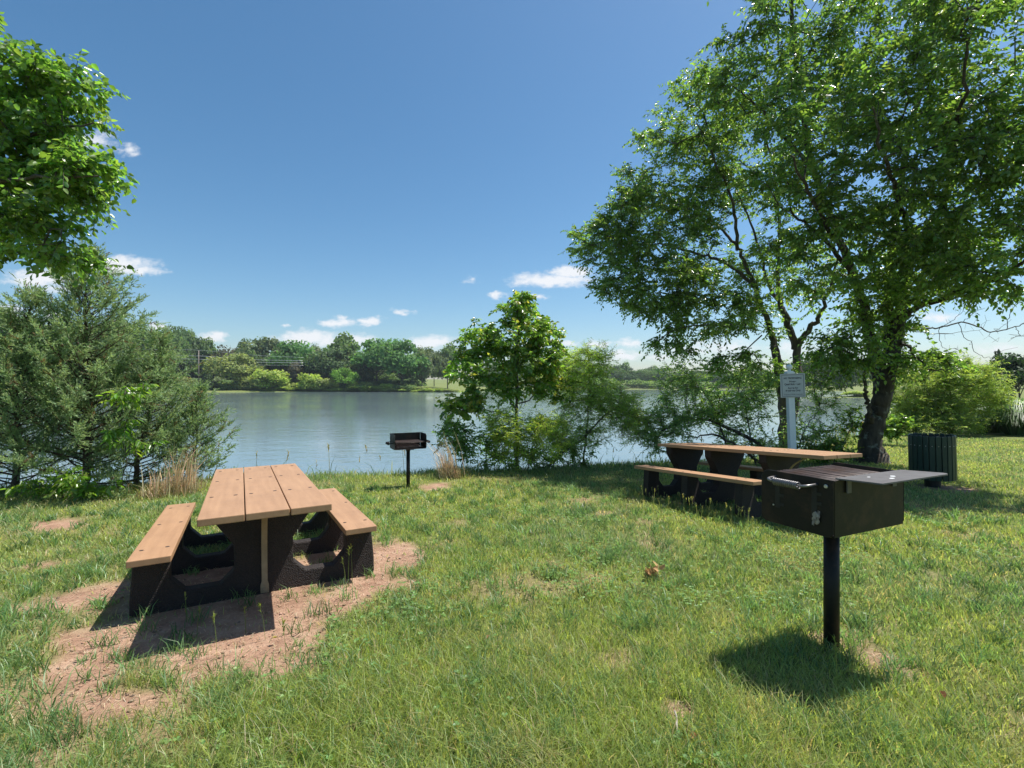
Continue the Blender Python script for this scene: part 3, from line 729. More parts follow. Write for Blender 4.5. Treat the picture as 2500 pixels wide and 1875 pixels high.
# overhanging tree at upper left
def tree_left():
    base = np.array([-8.4, 5.6, gz(-8.4, 5.6)])
    root = empty('broadleaf_tree', base, 'bright green broad leaved tree reaching in from the upper left', 'tree')
    sk = Skel()
    sk.limb([base-np.array([0, 0, .3]), base+np.array([.05, 0, .8]), base+np.array([.3, 0, 2.2]), base+np.array([.7, -.1, 4.0]), base+np.array([.9, -.2, 5.6])], .17, .05)
    for p, r in (([(-520, 700, 5.4), (-260, 560, 5.2), (-40, 520, 5.0), (150, 560, 4.9)], .05), ([(-420, 420, 5.3), (-180, 380, 5.2), (60, 330, 5.1), (230, 300, 5.1)], .05), ([(-420, 250, 5.3), (-200, 180, 5.3), (0, 160, 5.3), (110, 150, 5.2)], .045),
                 ([(-480, 560, 5.4), (-230, 470, 5.1), (20, 440, 4.8), (240, 430, 4.8)], .045)):
        sk.limb([P(*q) for q in p], r, .008)
    L0 = [(35, 132, 60, 30, 18), (140, 200, 105, 28, 24), (90, 258, 140, 26, 32), (60, 320, 125, 26, 24), (50, 392, 105, 30, 26), (205, 400, 70, 26, 18), (212, 470, 62, 18, 12), (100, 468, 105, 30, 26), (90, 540, 108, 28, 24), (50, 600, 55, 18, 10), (150, 618, 58, 18, 11)]
    E = [ell_px(a, b, 5.0+.4*((i*7) % 5)/5, c, d_, .5) for i, (a, b, c, d_, n) in enumerate(L0)]+[ell_px(-150, 300, 5.3, 180, 250, 1.2), ell_px(-420, 250, 5.5, 250, 300, 1.5)]
    A = crown_pts(E, [n for *_, n in L0]+[150, 120], .2)
    tips = sk.grow(A, .0035, .2)
    tw, lv = sprays(sk, tips, 5, (.18, .36), 10, .072, .050, (.125, .22, .05), (.18, .27, .06), .12, .45, .3, .25, lf=dict(fold=.12, a1=.28, a2=.66, w2=.8, droop=.2))
    finish_tree(root, sk, tw, lv, M_bark2, M_leaf)
tree_left()
def tree_stand():
    d = 13.1; b = gbase(1920, d)
    root = empty('broadleaf_tree', b, 'spreading many stemmed tree behind the notice post, arching over the lake', 'tree')
    sk = Skel()
    sk.limb([b-np.array([0, 0, .3]), P(1915, 1070, d), P(1908, 960, d), P(1898, 886, d), P(1889, 846, d)], .15, .10)
    limbs(sk, [([(1889, 846, d), (1862, 816, d-.2), (1832, 780, d-.4), (1790, 741, d-.6), (1736, 714, d-.8), (1696, 708, d-.9), (1610, 712, d-1), (1500, 735, d-1)], .065, .012),
               ([(1889, 846, d), (1880, 801, d+.1), (1856, 741, d+.2), (1835, 681, d+.3), (1814, 630, d+.3), (1787, 587, d+.3), (1742, 539, d+.4), (1666, 503, d+.5), (1580, 440, d+.5)], .085, .012),
               ([(1838, 699, d+.2), (1802, 663, d), (1757, 636, d-.1), (1696, 617, d-.2), (1636, 599, d-.2), (1561, 593, d-.3), (1470, 590, d-.3)], .055, .01),
               ([(1920, 1080, d), (1945, 960, d+.1), (1947, 892, d+.2), (1940, 840, d+.2), (1922, 786, d+.2), (1907, 741, d+.3), (1898, 696, d+.3), (1901, 620, d+.4), (1904, 560, d+.4), (1890, 420, d+.5), (1860, 300, d+.5)], .13, .018),
               ([(1907, 741, d+.3), (1880, 705, d+.6), (1862, 645, d+.8), (1840, 560, d+1), (1790, 450, d+1.2), (1730, 330, d+1.3)], .055, .012),
               ([(1947, 850, d+.2), (1977, 801, d-.1), (2000, 771, d-.3), (2030, 690, d-.6), (2050, 600, d-.8)], .085, .02),
               ([(1800, 610, d+.3), (1790, 500, d-.3), (1750, 400, d-.8), (1700, 300, d-1)], .05, .01)])
    E = [ell_px(1480, 590, d-.3, 90, 75, 1.0), ell_px(1590, 560, d-.2, 150, 115, 1.5), ell_px(1640, 430, d+.2, 150, 110, 1.6), ell_px(1720, 280, d+.2, 130, 90, 1.4), ell_px(1600, 690, d-.8, 150, 75, 1.2), ell_px(1720, 760, d-.6, 150, 70, 1.2), ell_px(1790, 560, d+.6, 150, 160, 1.8), ell_px(1850, 380, d+.4, 150, 130, 1.6), ell_px(1900, 700, d+.4, 120, 130, 1.4), ell_px(1830, 900, d-.2, 110, 45, .9), ell_px(1650, 845, d-.6, 70, 20, .5)]
    A = crown_pts(E, [52, 128, 120, 84, 126, 94, 108, 84, 60, 48, 14], .5)
    tips = sk.grow(A, .0042, .26)
    tw, lv = sprays(sk, tips, 6, (.26, .55), 12, .09, .05, (.125, .20, .05), (.19, .26, .06), .08, .5, .32, .3)
    finish_tree(root, sk, tw, lv, M_bark2, M_leaf)
tree_stand()
def tree_big():
    d = 10.9; b = gbase(2127, d)
    root = empty('broadleaf_tree', b, 'large dark trunked tree leaning right behind the litter bin, crown cut by the frame', 'tree')
    sk = Skel(); Dn = np.array([0, 0, 1.])
    sk.limb([b-Dn*.3, b+Dn*.05, P(2126, 1075, d), P(2138, 1020, d), P(2156, 965, d), P(2166, 911, d), P(2183, 850, d), P(2198, 790, d), P(2204, 730, d), P(2225, 640, d-.2), P(2290, 520, d-.5), P(2360, 380, d-.9), P(2430, 230, d-1.2)], .25, .03, per=7)
    # root flare: raise the radii at the foot
    for i, p in enumerate(sk.p):
        hgt = p[2]-b[2]; sk.r[i] *= 1+.75*math.exp(-max(hgt, 0)/.16)
    limbs(sk, [([(2150, 985, d), (2142, 905, d+.15), (2136, 860, d+.2), (2117, 805, d+.2), (2108, 750, d+.2), (2080, 660, d+.1), (2040, 560, d), (1990, 420, d), (1950, 220, d), (1932, 0, d), (1920, -150, d)], .14, .03),
               ([(2176, 860, d), (2173, 815, d+.2), (2172, 760, d+.3), (2171, 690, d+.3), (2185, 560, d+.3), (2205, 420, d+.2), (2250, 200, d), (2290, 0, d-.2), (2310, -160, d-.2)], .13, .03),
               ([(2127, 1030, d-.15), (2121, 990, d-.35), (2112, 950, d-.45), (2108, 900, d-.5), (2070, 860, d-.8), (2020, 850, d-1)], .05, .012),
               ([(2206, 775, d), (2225, 757, d-.3), (2262, 742, d-.8), (2322, 718, d-1.4), (2412, 690, d-2.2), (2500, 640, d-2.9), (2600, 560, d-3.4)], .075, .02),
               ([(2090, 690, d), (2020, 590, d-.5), (1960, 540, d-.8), (1900, 500, d-1.2)], .055, .012),
               ([(2190, 835, d), (2215, 848, d-.3), (2245, 880, d-.5), (2280, 905, d-.8), (2330, 900, d-1)], .03, .008),
               ([(2060, 610, d), (2000, 520, d-1.4), (1960, 440, d-2.4), (1930, 380, d-3)], .05, .012),
               ([(2240, 610, d-.2), (2200, 500, d-1.6), (2160, 380, d-2.8), (2130, 260, d-3.4)], .06, .012),
               ([(2300, 500, d-.6), (2330, 380, d-2.2), (2350, 250, d-3.2), (2360, 100, d-3.8)], .06, .012),
               ([(2000, 440, d), (1920, 340, d-.4), (1850, 260, d-.6), (1790, 210, d-.8)], .05, .01)])
    nleaf = len(sk.p)
    E = [ell_px(1830, 170, d-.5, 130, 100, 1.2), ell_px(1960, 60, d-.4, 170, 160, 1.6), ell_px(2000, 330, d-1.6, 170, 170, 1.6), ell_px(2180, 150, d-1.2, 200, 190, 1.8), ell_px(2180, 420, d-1.8, 190, 150, 1.5), ell_px(2080, 620, d-.6, 170, 120, 1.4), ell_px(2380, 130, d-2.8, 170, 190, 1.1), ell_px(2400, 380, d-2.8, 170, 140, 1.0), ell_px(2400, 590, d-2.6, 150, 90, .9), ell_px(2260, 640, d-1.2, 130, 80, 1.2), ell_px(2160, 770, d, 90, 90, .8), ell_px(2060, 860, d-.6, 90, 45, .6), ell_px(2260, 880, d-.5, 70, 28, .5), ell_px(2080, -160, d-.8, 330, 170, 1.6), ell_px(2560, 450, d-3.2, 120, 220, .9), ell_px(2450, 700, d-2.4, 90, 30, .6)]
    A = crown_pts(E, [56, 95, 112, 130, 108, 112, 80, 88, 64, 78, 54, 40, 20, 70, 44, 18], .5)
    tips = sk.grow(A, .0042, .28)
    tw, lv = sprays(sk, tips, 6, (.28, .6), 11, .098, .05, (.125, .205, .05), (.2, .28, .065), .12, .55, .32, .3)
    # bare dead branch on the right
    dead = Skel(); dead.limb([P(*q) for q in ((2205, 803, d), (2250, 803, d-.2), (2292, 800, d-.4), (2352, 787, d-.6), (2412, 808, d-.8), (2457, 805, d-1), (2500, 790, d-1.1), (2560, 770, d-1.3))], .019, .007, wob=.01)
    for p, r in (([(2212, 806, d), (2270, 815, d-.2), (2330, 812, d-.3), (2390, 806, d-.4)], .009), ([(2340, 790, d-.5), (2362, 830, d-.6), (2390, 865, d-.7), (2420, 872, d-.8), (2450, 855, d-.9)], .007), ([(2295, 800, d-.4), (2296, 838, d-.3), (2310, 852, d-.3), (2340, 850, d-.4)], .006),
                 ([(2460, 803, d-1), (2464, 770, d-1), (2480, 740, d-1.1), (2488, 735, d-1.1)], .007), ([(2352, 787, d-.6), (2380, 760, d-.7), (2405, 752, d-.7)], .006), ([(2478, 797, d-1), (2488, 815, d-1), (2500, 822, d-1)], .006), ([(2300, 800, d-.4), (2340, 770, d-.4), (2362, 745, d-.4)], .006), ([(2330, 850, d-.4), (2350, 862, d-.4), (2352, 875, d-.4)], .005)):
        dead.limb([P(*q) for q in p], r, .003, wob=.012)
    dead.grow(crown_pts([ell_px(2360, 800, d-.6, 110, 55, .4), ell_px(2480, 800, d-1, 70, 50, .4)], [46, 24]), .0017, .12)
    Vd, qd = dead.mesh(); link('dead_branch', npmesh('dead_branch', Vd-b, qd, 4, smooth=True), root, [M_bark2])
    finish_tree(root, sk, tw, lv, M_bark, M_leaf)
tree_big()
def tree_sapling():
    d = 9.9; b = gbase(1262, d)
    root = empty('young_tree', b, 'young rounded tree at the lake edge, midway between grill and shrubs', 'tree')
    sk = Skel(); sk.limb([b-np.array([0, 0, .3]), P(1262, 1110, d), P(1261, 1000, d), P(1263, 900, d), P(1266, 820, d), P(1262, 735, d)], .045, .01, 8, .008)
    limbs(sk, [([(1262, 1010, d), (1240, 965, d-.1), (1200, 935, d-.2), (1150, 900, d-.3), (1110, 870, d-.3)], .02, .006), ([(1262, 985, d), (1320, 960, d+.1), (1370, 930, d+.1), (1400, 900, d)], .016, .005),
               ([(1262, 1020, d), (1190, 1000, d-.2), (1130, 985, d-.3), (1090, 1000, d-.3)], .016, .005), ([(1263, 900, d), (1300, 860, d-.2), (1340, 840, d-.3)], .015, .005), ([(1262, 880, d), (1210, 830, d+.2), (1160, 800, d+.2)], .016, .005)])
    E = [ell_px(1268, 755, d, 55, 42, .45), ell_px(1265, 820, d, 105, 55, .8), ell_px(1170, 830, d, 58, 52, .6), ell_px(1180, 900, d, 95, 48, .8), ell_px(1310, 880, d, 80, 50, .7), ell_px(1130, 985, d-.2, 60, 32, .45), ell_px(1200, 950, d-.2, 70, 30, .5), ell_px(1340, 940, d, 70, 40, .5), ell_px(1330, 815, d, 50, 35, .4)]
    A = crown_pts(E, [34, 76, 42, 62, 52, 34, 20, 28, 22], .45)
    tips = sk.grow(A, .003, .16)
    tw, lv = sprays(sk, tips, 4, (.14, .3), 9, .098, .056, (.155, .255, .055), (.29, .30, .07), .14, .5, .32, .3, lf=dict(fold=.14, a1=.4))
    finish_tree(root, sk, tw, lv, M_bark2, M_leaf)
tree_sapling()
def bush(name, label, cat, d, stems, ells, counts, leaf, mat, bark, group=None, grow=(.003, .16), base=None, **kw):
    b = gbase(*base) if base else gbase(stems[0][0][0][0], d)
    root = empty(name, b, label, cat, group); sk = Skel()
    for pts, r in stems:
        q = [P(*p) for p in pts]; q[0] = np.array([q[0][0], q[0][1], gz(q[0][0], q[0][1])-.1]) if pts[0][1] > 1020 else q[0]
        sk.limb(q, r, r*.3, 6, .015, attach=pts[0][1] <= 1020)
    tips = sk.grow(crown_pts(ells, counts, .15), *grow)
    tw, lv = sprays(sk, tips, **leaf)
    finish_tree(root, sk, tw, lv, bark, mat, 'foliage', 'stems')
willow = dict(nt=5, tl=(.2, .42), per=13, L=.075, W=.013, base=(.29, .41, .10), young=(.34, .44, .12), py=.1, droop=.2, var=.25, clump=.25)
d = 10.2
bush('willow_shrub', 'airy light green willow shrub with one stem leaning right over the water', 'shrub', d, [([(1300, 1150, d), (1370, 1110, d), (1420, 1070, d), (1470, 1020, d-.1), (1520, 985, d-.2)], .035), ([(1425, 1065, d), (1435, 1020, d), (1440, 960, d), (1437, 880, d)], .022), ([(1480, 1012, d-.1), (1540, 1010, d-.2), (1590, 1030, d-.3)], .014)],
     [ell_px(1437, 885, d, 55, 50, .5), ell_px(1420, 960, d, 90, 50, .6), ell_px(1500, 990, d-.2, 70, 50, .5), ell_px(1400, 1060, d, 90, 50, .6), ell_px(1545, 1030, d-.3, 45, 60, .4), ell_px(1355, 900, d+.2, 60, 50, .5)], [60, 100, 80, 100, 56, 54], willow, M_willow, M_bark2, base=(1340, d))
bush('willow_shrub', 'yellow green feathery shrub in front of the young tree trunk', 'shrub', d-.7, [([(1290, 1150, d-.4), (1300, 1080, d-.4), (1310, 1030, d-.4)], .012), ([(1240, 1150, d-.4), (1225, 1090, d-.4), (1210, 1060, d-.5)], .01), ([(1340, 1150, d-.4), (1350, 1100, d-.4), (1365, 1060, d-.4)], .01)],
     [ell_px(1320, 1050, d-.9, 70, 38, .4), ell_px(1230, 1040, d-.9, 55, 40, .4), ell_px(1280, 1090, d-.8, 110, 40, .5)], [70, 50, 60], dict(willow, base=(.36, .47, .09)), M_willow, M_bark2, base=(1290, d-.4))
dark = dict(nt=5, tl=(.12, .3), per=9, L=.065, W=.034, base=(.15, .245, .07), young=(.24, .33, .085), py=.05, droop=.3, var=.35, clump=.35)
bush('dark_shrub', 'low dark green shrub between dry grass and the young tree', 'shrub', d-.2, [([(1130, 1150, d-.2), (1125, 1090, d-.2), (1110, 1040, d-.3)], .014), ([(1180, 1150, d-.2), (1190, 1080, d-.2), (1200, 1040, d-.2)], .014), ([(1350, 1150, d), (1360, 1110, d), (1400, 1090, d)], .012)],
     [ell_px(1120, 1060, d-.2, 55, 45, .5), ell_px(1190, 1090, d-.2, 75, 50, .6), ell_px(1330, 1115, d+.1, 130, 32, .6)], [50, 40, 44], dark, M_leaf, M_bark, base=(1160, d-.2))
d = 10.6
arch = dict(nt=5, tl=(.2, .42), per=11, L=.062, W=.024, base=(.185, .28, .095), young=(.25, .34, .10), py=.08, droop=.25, var=.3, clump=.3)
bush('arching_shrub', 'wide dark shrub with bare arching limbs behind the right picnic table', 'shrub', d, [([(1905, 1135, d), (1850, 1085, d-.2), (1790, 1050, d-.3), (1720, 1025, d-.4), (1650, 1035, d-.5), (1590, 1075, d-.6)], .05), ([(1880, 1130, d), (1800, 1090, d-.3), (1740, 1062, d-.5), (1680, 1070, d-.6)], .035), ([(1790, 1050, d-.3), (1740, 990, d-.2), (1690, 930, d-.2), (1670, 890, d-.1)], .022), ([(1850, 1085, d-.2), (1820, 1000, d), (1800, 940, d)], .02), ([(1930, 1130, d+.2), (1960, 1060, d+.2), (2000, 1000, d+.2)], .02)],
     [ell_px(1665, 925, d-.2, 60, 38, .5), ell_px(1700, 985, d-.3, 100, 50, .7), ell_px(1620, 1050, d-.5, 70, 60, .6), ell_px(1780, 1000, d, 90, 60, .7), ell_px(1850, 960, d+.2, 60, 70, .6), ell_px(1830, 1080, d, 90, 40, .6), ell_px(1990, 1040, d+.3, 60, 60, .5), ell_px(2000, 950, d+.3, 50, 60, .5)], [34, 84, 80, 70, 44, 60, 44, 30], arch, M_leaf, M_bark, grow=(.0036, .18), base=(1900, d))
bush('sunlit_shrub', 'low bright green shrub left of the big dark trunk', 'shrub', d, [([(2040, 1130, d), (2040, 1090, d), (2035, 1070, d)], .012), ([(2000, 1130, d), (1990, 1100, d), (1985, 1080, d)], .01)], [ell_px(2040, 1095, d, 45, 28, .4), ell_px(1985, 1105, d+.2, 50, 26, .4), ell_px(2085, 1030, d+.6, 28, 45, .3)], [36, 30, 22], dict(dark, base=(.12, .2, .035)), M_leaf, M_bark2, base=(2020, d))
# bright saplings in front of the cedars
sap = dict(nt=4, tl=(.12, .26), per=7, L=.11, W=.045, base=(.12, .22, .035), young=(.19, .28, .05), py=.2, droop=.7, var=.25, clump=.2)
d = 6.9
bush('leafy_sapling', 'bright green sapling with drooping leaves at the foot of the left cedars', 'sapling', d, [([(150, 1215, d), (155, 1180, d), (160, 1165, d-.05)], .012), ([(150, 1215, d), (110, 1190, d-.1), (80, 1185, d-.1)], .008), ([(150, 1215, d), (210, 1195, d-.1), (240, 1190, d-.1)], .008)], [ell_px(165, 1165, d-.1, 50, 22, .25), ell_px(85, 1185, d-.1, 30, 20, .2), ell_px(220, 1195, d-.15, 32, 24, .2)], [10, 5, 7], sap, M_leaf, M_bark2, grow=(.003, .1), base=(150, d))
d = 7.25
bush('leafy_sapling', 'bright green sapling growing up through the tall cedar', 'sapling', d, [([(300, 1180, d+.1), (305, 1120, d+.1), (310, 1040, d), (335, 980, d-.2)], .008)], [ell_px(335, 970, d-.5, 32, 26, .2), ell_px(285, 1055, d-.4, 30, 20, .2), ell_px(330, 1090, d-.3, 25, 20, .2)], [6, 4, 2], sap, M_leaf, M_bark2, grow=(.003, .1), base=(300, d))
# light willows on the right
d = 20.0
wl = dict(nt=6, tl=(.3, .7), per=14, L=.12, W=.028, base=(.25, .335, .09), young=(.31, .39, .11), py=.1, droop=.1, var=.2, clump=.2)
def wst(cx, d, hs):
    return [([(cx, 1060, d), (cx+k*20, 1010, d), (cx+k*60, h, d+k*.3)], .03) for k, h in hs]
bush('light_willow', 'tall pale green willow clump beside the big trunk', 'shrub', d, wst(2235, d, ((-1, 950), (0, 930), (1, 950), (1.5, 990))), [ell_px(2215, 950, d, 60, 65, 1.1), ell_px(2270, 940, d, 50, 50, 1.0), ell_px(2240, 1000, d, 75, 40, 1.1), ell_px(2225, 1035, d-.3, 70, 22, .9)], [84, 60, 64, 44], wl, M_willow, M_bark2, 'pale willows on the right', (.005, .3), (2235, d))
bush('light_willow', 'widest pale green willow clump, above the litter bin', 'shrub', d-.5, wst(2320, d-.5, ((-1, 950), (0, 920), (1, 930), (2, 960))), [ell_px(2350, 915, d-.5, 60, 38, 1.0), ell_px(2360, 965, d-.5, 85, 50, 1.2), ell_px(2300, 1000, d-.5, 60, 40, 1.0), ell_px(2420, 960, d-.4, 35, 35, .7), ell_px(2330, 1035, d-.8, 70, 22, .9)], [76, 100, 56, 34, 44], wl, M_willow, M_bark2, 'pale willows on the right', (.005, .3), (2320, d-.5))
bush('dark_shrub', 'small leafy shrub right behind the big trunk base', 'shrub', 15, [([(2190, 1070, 15), (2190, 1040, 15), (2195, 1020, 15)], .014)], [ell_px(2185, 1035, 15, 35, 30, .5)], [36], dict(dark, L=.11, W=.07, base=(.13, .21, .045)), M_leaf, M_bark2, base=(2190, 15))

# ------------------------------------------------------------------ distant trees
def proto(kind, n, seed):
    r2 = np.random.default_rng(seed); V, Q, C = [], [], []
    def ball(n): v = r2.normal(size=(n, 3)); return v/np.linalg.norm(v, axis=1, keepdims=True)
    if kind == 'round': lob = [((r2.normal()*.2, r2.normal()*.2, .62+r2.normal()*.1), .28+.08*r2.random()) for _ in range(3)]+[((.34*math.cos(a), .34*math.sin(a), .36+.3*r2.random()), .2+.08*r2.random()) for a in np.arange(9)*.7+r2.random(9)]+[((.16*math.cos(a), .16*math.sin(a), .78+.1*r2.random()), .15+.05*r2.random()) for a in np.arange(4)*1.6]
    elif kind == 'tall': lob = [((r2.normal()*.10, r2.normal()*.10, z), .17+.06*r2.random()) for z in np.linspace(.3, .86, 6)]+[((.24*math.cos(a), .24*math.sin(a), .3+.5*r2.random()), .13+.07*r2.random()) for a in np.arange(11)*.6+r2.random(11)]
    elif kind == 'shrub': lob = [((.38*math.cos(a)*r2.random(), .38*math.sin(a)*r2.random(), .10+.5*r2.random()), .2+.12*r2.random()) for a in np.arange(13)*.8]
    elif kind == 'cone': lob = [((r2.normal()*.02, r2.normal()*.02, z), .05+.30*(1-z)) for z in np.linspace(.12, .95, 9)]
    else: lob = [((r2.normal()*.1, r2.normal()*.1, .6), .3), ((.2, .1, .45), .22), ((-.2, 0, .5), .22)]
    w = np.array([r**2 for _, r in lob]); idx = r2.choice(len(lob), n, p=w/w.sum())
    cen = np.array([c for c, _ in lob])[idx]; rad = np.array([r for _, r in lob])[idx]
    rr = (.55+.5*r2.random(n))*rad; dirs = ball(n); dirs[:, 2] = np.where(dirs[:, 2] < -.3, -dirs[:, 2]*.5, dirs[:, 2])
    c = cen+dirs*rr[:, None]*np.array([1, 1, .9]); c[:, 2] = np.clip(c[:, 2], .02, 1.05)
    s = (.020+.022*r2.random(n))*(1.3 if kind == 'shrub' else 1)
    nrm = unit(dirs*.8+ball(n)*.8+np.array([0, 0, .25])); a = unit(np.cross(nrm, ball(n))); b = np.cross(nrm, a)
    k = r2.random((n, 4, 1))*.6+.7
    quad = np.stack([c-a*s[:, None]*k[:, 0], c-b*s[:, None]*k[:, 1]*.8, c+a*s[:, None]*k[:, 2], c+b*s[:, None]*k[:, 3]*.8], 1).reshape(-1, 3)
    lc = (.8+.4*r2.random(len(lob)))[idx]
    col = np.ones((n, 3))*(lc*(.75+.5*r2.random(n)))[:, None]; col[:, 0] *= .9+.25*r2.random(n)
    if kind == 'bare': quad = quad[:n//2*4]; col = col[:n//2]; n = n//2
    crown = npmesh('crown', quad, np.arange(n)[:, None]*4+np.arange(4), 4, np.repeat(col, 4, 0)); crown.materials.append(M_bg)
    Vs, Qs, o = [], [], 0
    for pts, ra in [([(0, 0, -.06), (.01, 0, .2), (0, .01, .5), (0, 0, .75)], (.022, .018, .012, .004))]+[([(0, 0, .2+.25*r2.random()), tuple(np.array(lob[i][0])*.6+np.array([0, 0, .12])), tuple(lob[i][0])], (.010, .007, .002)) for i in range(min(len(lob), 8))]:
        v, q = tube(np.array(pts), np.array(ra), 5); Vs.append(v); Qs.append(q+o); o += len(v)
    trunk = npmesh('trunk', np.concatenate(Vs), np.concatenate(Qs), 4, smooth=True); trunk.materials.append(M_bark2)
    return crown, trunk
PROTO = {k: [proto(k, n, 100+i*7+len(k)) for i in range(v)] for k, n, v in (('round', 4200, 3), ('tall', 3600, 3), ('shrub', 2200, 3), ('cone', 2000, 1), ('bare', 1400, 1))}
cnt = {}
def far_tree(kind, px, ptop, halfw, d, color, label, name, cat, grp, pbase=None):
    x = (px-CX)/F*d; zt = (HZ-ptop)/F*d
    zb = gz(x, d) if pbase is None else (HZ-pbase)/F*d
    h = max(zt-zb, .5); w = halfw/F*d
    i = cnt.get(kind, 0); cnt[kind] = i+1; cr, tr = PROTO[kind][i % len(PROTO[kind])]
    root = empty(name, (x, d, zb), label, cat, grp, (0, 0, (i*2.1) % 6.28))
    root.scale = (w/.46, w/.46, h/1.0)
    for nm, me in (('crown', cr), ('trunk', tr)):
        o = bpy.data.objects.new(nm, me); COL.objects.link(o); o.parent = root; o.color = (*color, 1)
DG, MG, BG_, GG, YG, OL, BR = (.095, .16, .062), (.135, .22, .075), (.105, .225, .065), (.15, .205, .10), (.32, .42, .09), (.25, .31, .10), (.13, .13, .085)
zx = lambda a: 400+a*.3165
zy = lambda a: 750+a*.3165
TREES = [  # kind, zoom x, zoom top, zoom half width, distance, colour, label
 ('round', 50, 165, 95, 246, DG, 'dark green tree at the left end of the far shore, beside the tall cedar'),
 ('tall', 190, 172, 100, 250, DG, 'highest dark tree above the utility wires on the far shore'),
 ('round', 120, 240, 80, 238, MG, 'mid green round tree behind the utility pole crossarms'),
 ('tall', 320, 238, 75, 248, MG, 'mid green tree between the highest dark tree and the greyish thin tree'),
 ('bare', 455, 235, 100, 244, BR, 'greyish thinly leaved tree above the olive dome shaped tree'),
 ('tall', 600, 252, 75, 252, DG, 'dark tree right of the greyish thin tree, over the olive dome'),
 ('round', 800, 222, 130, 250, GG, 'broad grey green tree in the middle left of the far shore'),
 ('round', 970, 268, 105, 240, BG_, 'vivid green round tree above the brownish tree'),
 ('tall', 700, 300, 90, 242, DG, 'dark tree low between olive dome and broad grey green tree'),
 ('tall', 1150, 310, 95, 250, GG, 'grey green tree in the dip right of the vivid green tree'),
 ('tall', 1360, 205, 130, 248, MG, 'tallest tree of the far shore with a knobbly top, left of the dense oaks'),
 ('round', 1330, 330, 110, 240, DG, 'dark green tree below the tallest knobbly top'),
 ('round', 1480, 330, 85, 246, GG, 'grey green tree between the tallest tree and the dense oaks'),
 ('round', 1640, 255, 130, 236, BG_, 'left one of two dense dark oaks standing side by side'),
 ('round', 1840, 265, 140, 232, BG_, 'right one of two dense dark oaks, its crown hanging low'),
 ('tall', 1990, 300, 75, 240, GG, 'pale grey green tree right of the two dense oaks'),
 ('tall', 2085, 345, 60, 290, GG, 'distant bluish thin tree in the gap left of the young tree'),
 ('tall', 2190, 285, 80, 262, MG, 'mid green tree partly hidden by the young lakeside tree'),
]
for k, a, t, hw, dd, c, lab in TREES:
    far_tree(k, zx(a), zy(t), hw*.3165*1.28, dd, c, lab, 'broadleaf_tree', 'tree', 'trees along the far shore')
for k, px, pt, hw, dd, c, lab in (('round', -60, 760, 60, 250, MG, 'mid green tree behind the cedar cut by the left edge'), ('round', 20, 768, 40, 245, DG, 'dark tree glimpsed left of the tall cedar at the left edge'), ('tall', 110, 790, 45, 248, DG, 'dark tree behind the bushy cedar top'), ('round', 290, 785, 50, 250, MG, 'mid green tree right behind the tall cedar tip'), ('round', 360, 800, 45, 240, DG, 'dark tree just right of the tall cedar, above the wires'), ('round', 200, 800, 50, 244, MG, 'mid green tree hidden behind the tall cedar crown')):
    far_tree(k, px, pt, hw*1.3, dd, c, lab, 'broadleaf_tree', 'tree', 'trees along the far shore')
SHRUBS = [
 ('shrub', 140, 500, 75, 224, OL, 'olive waterside shrub below the utility pole, left of it'), ('cone', 335, 420, 65, 228, DG, 'dark conical tree just right of the utility pole'), ('shrub', 350, 555, 80, 223, BR, 'dark brownish shrub at the water below the conical tree'),
 ('round', 590, 368, 155, 226, OL, 'olive yellow dome shaped tree on the far shore'), ('shrub', 655, 480, 90, 223, OL, 'olive shrub in front of the dome shaped tree'), ('shrub', 755, 520, 75, 223, MG, 'mid green shrub right of the olive dome'),
 ('shrub', 875, 455, 125, 224, YG, 'broad yellow green shrub left of the brownish tree'), ('tall', 1000, 425, 75, 230, BR, 'brownish tree behind the yellow green shrubs'), ('shrub', 1140, 450, 95, 223, YG, 'bright yellow shrub right of the brownish tree'),
 ('shrub', 965, 600, 70, 221.5, YG, 'low yellow green bush at the waterline under the broad shrub'), ('shrub', 1265, 530, 80, 222.5, OL, 'olive shrub between bright yellow shrub and the rounded green one'), ('round', 1395, 462, 78, 223, (.16, .31, .05), 'compact bright green rounded tree at the waterline'),
 ('shrub', 1460, 530, 50, 224, YG, 'small yellow shrub hugging the compact rounded tree'), ('shrub', 1530, 585, 90, 222.5, YG, 'low pale shrub under the left dense oak'), ('shrub', 1630, 595, 85, 222.5, YG, 'low pale shrub between the two dense oaks'), ('shrub', 1725, 560, 60, 222.5, YG, 'low pale shrub under the right dense oak'),
 ('shrub', 1975, 600, 80, 224, OL, 'low olive shrub right of the dense oaks'), ('shrub', 240, 580, 60, 222.5, OL, 'low olive shrub at the waterline below the conical tree, left'),
]
for k, a, t, hw, dd, c, lab in SHRUBS:
    far_tree(k, zx(a), zy(t), hw*.3165, dd, c, lab, 'waterside_shrub' if k == 'shrub' else 'broadleaf_tree' if k != 'cone' else 'conifer_tree', 'shrub' if k == 'shrub' else 'tree', 'shrubs along the far shore')
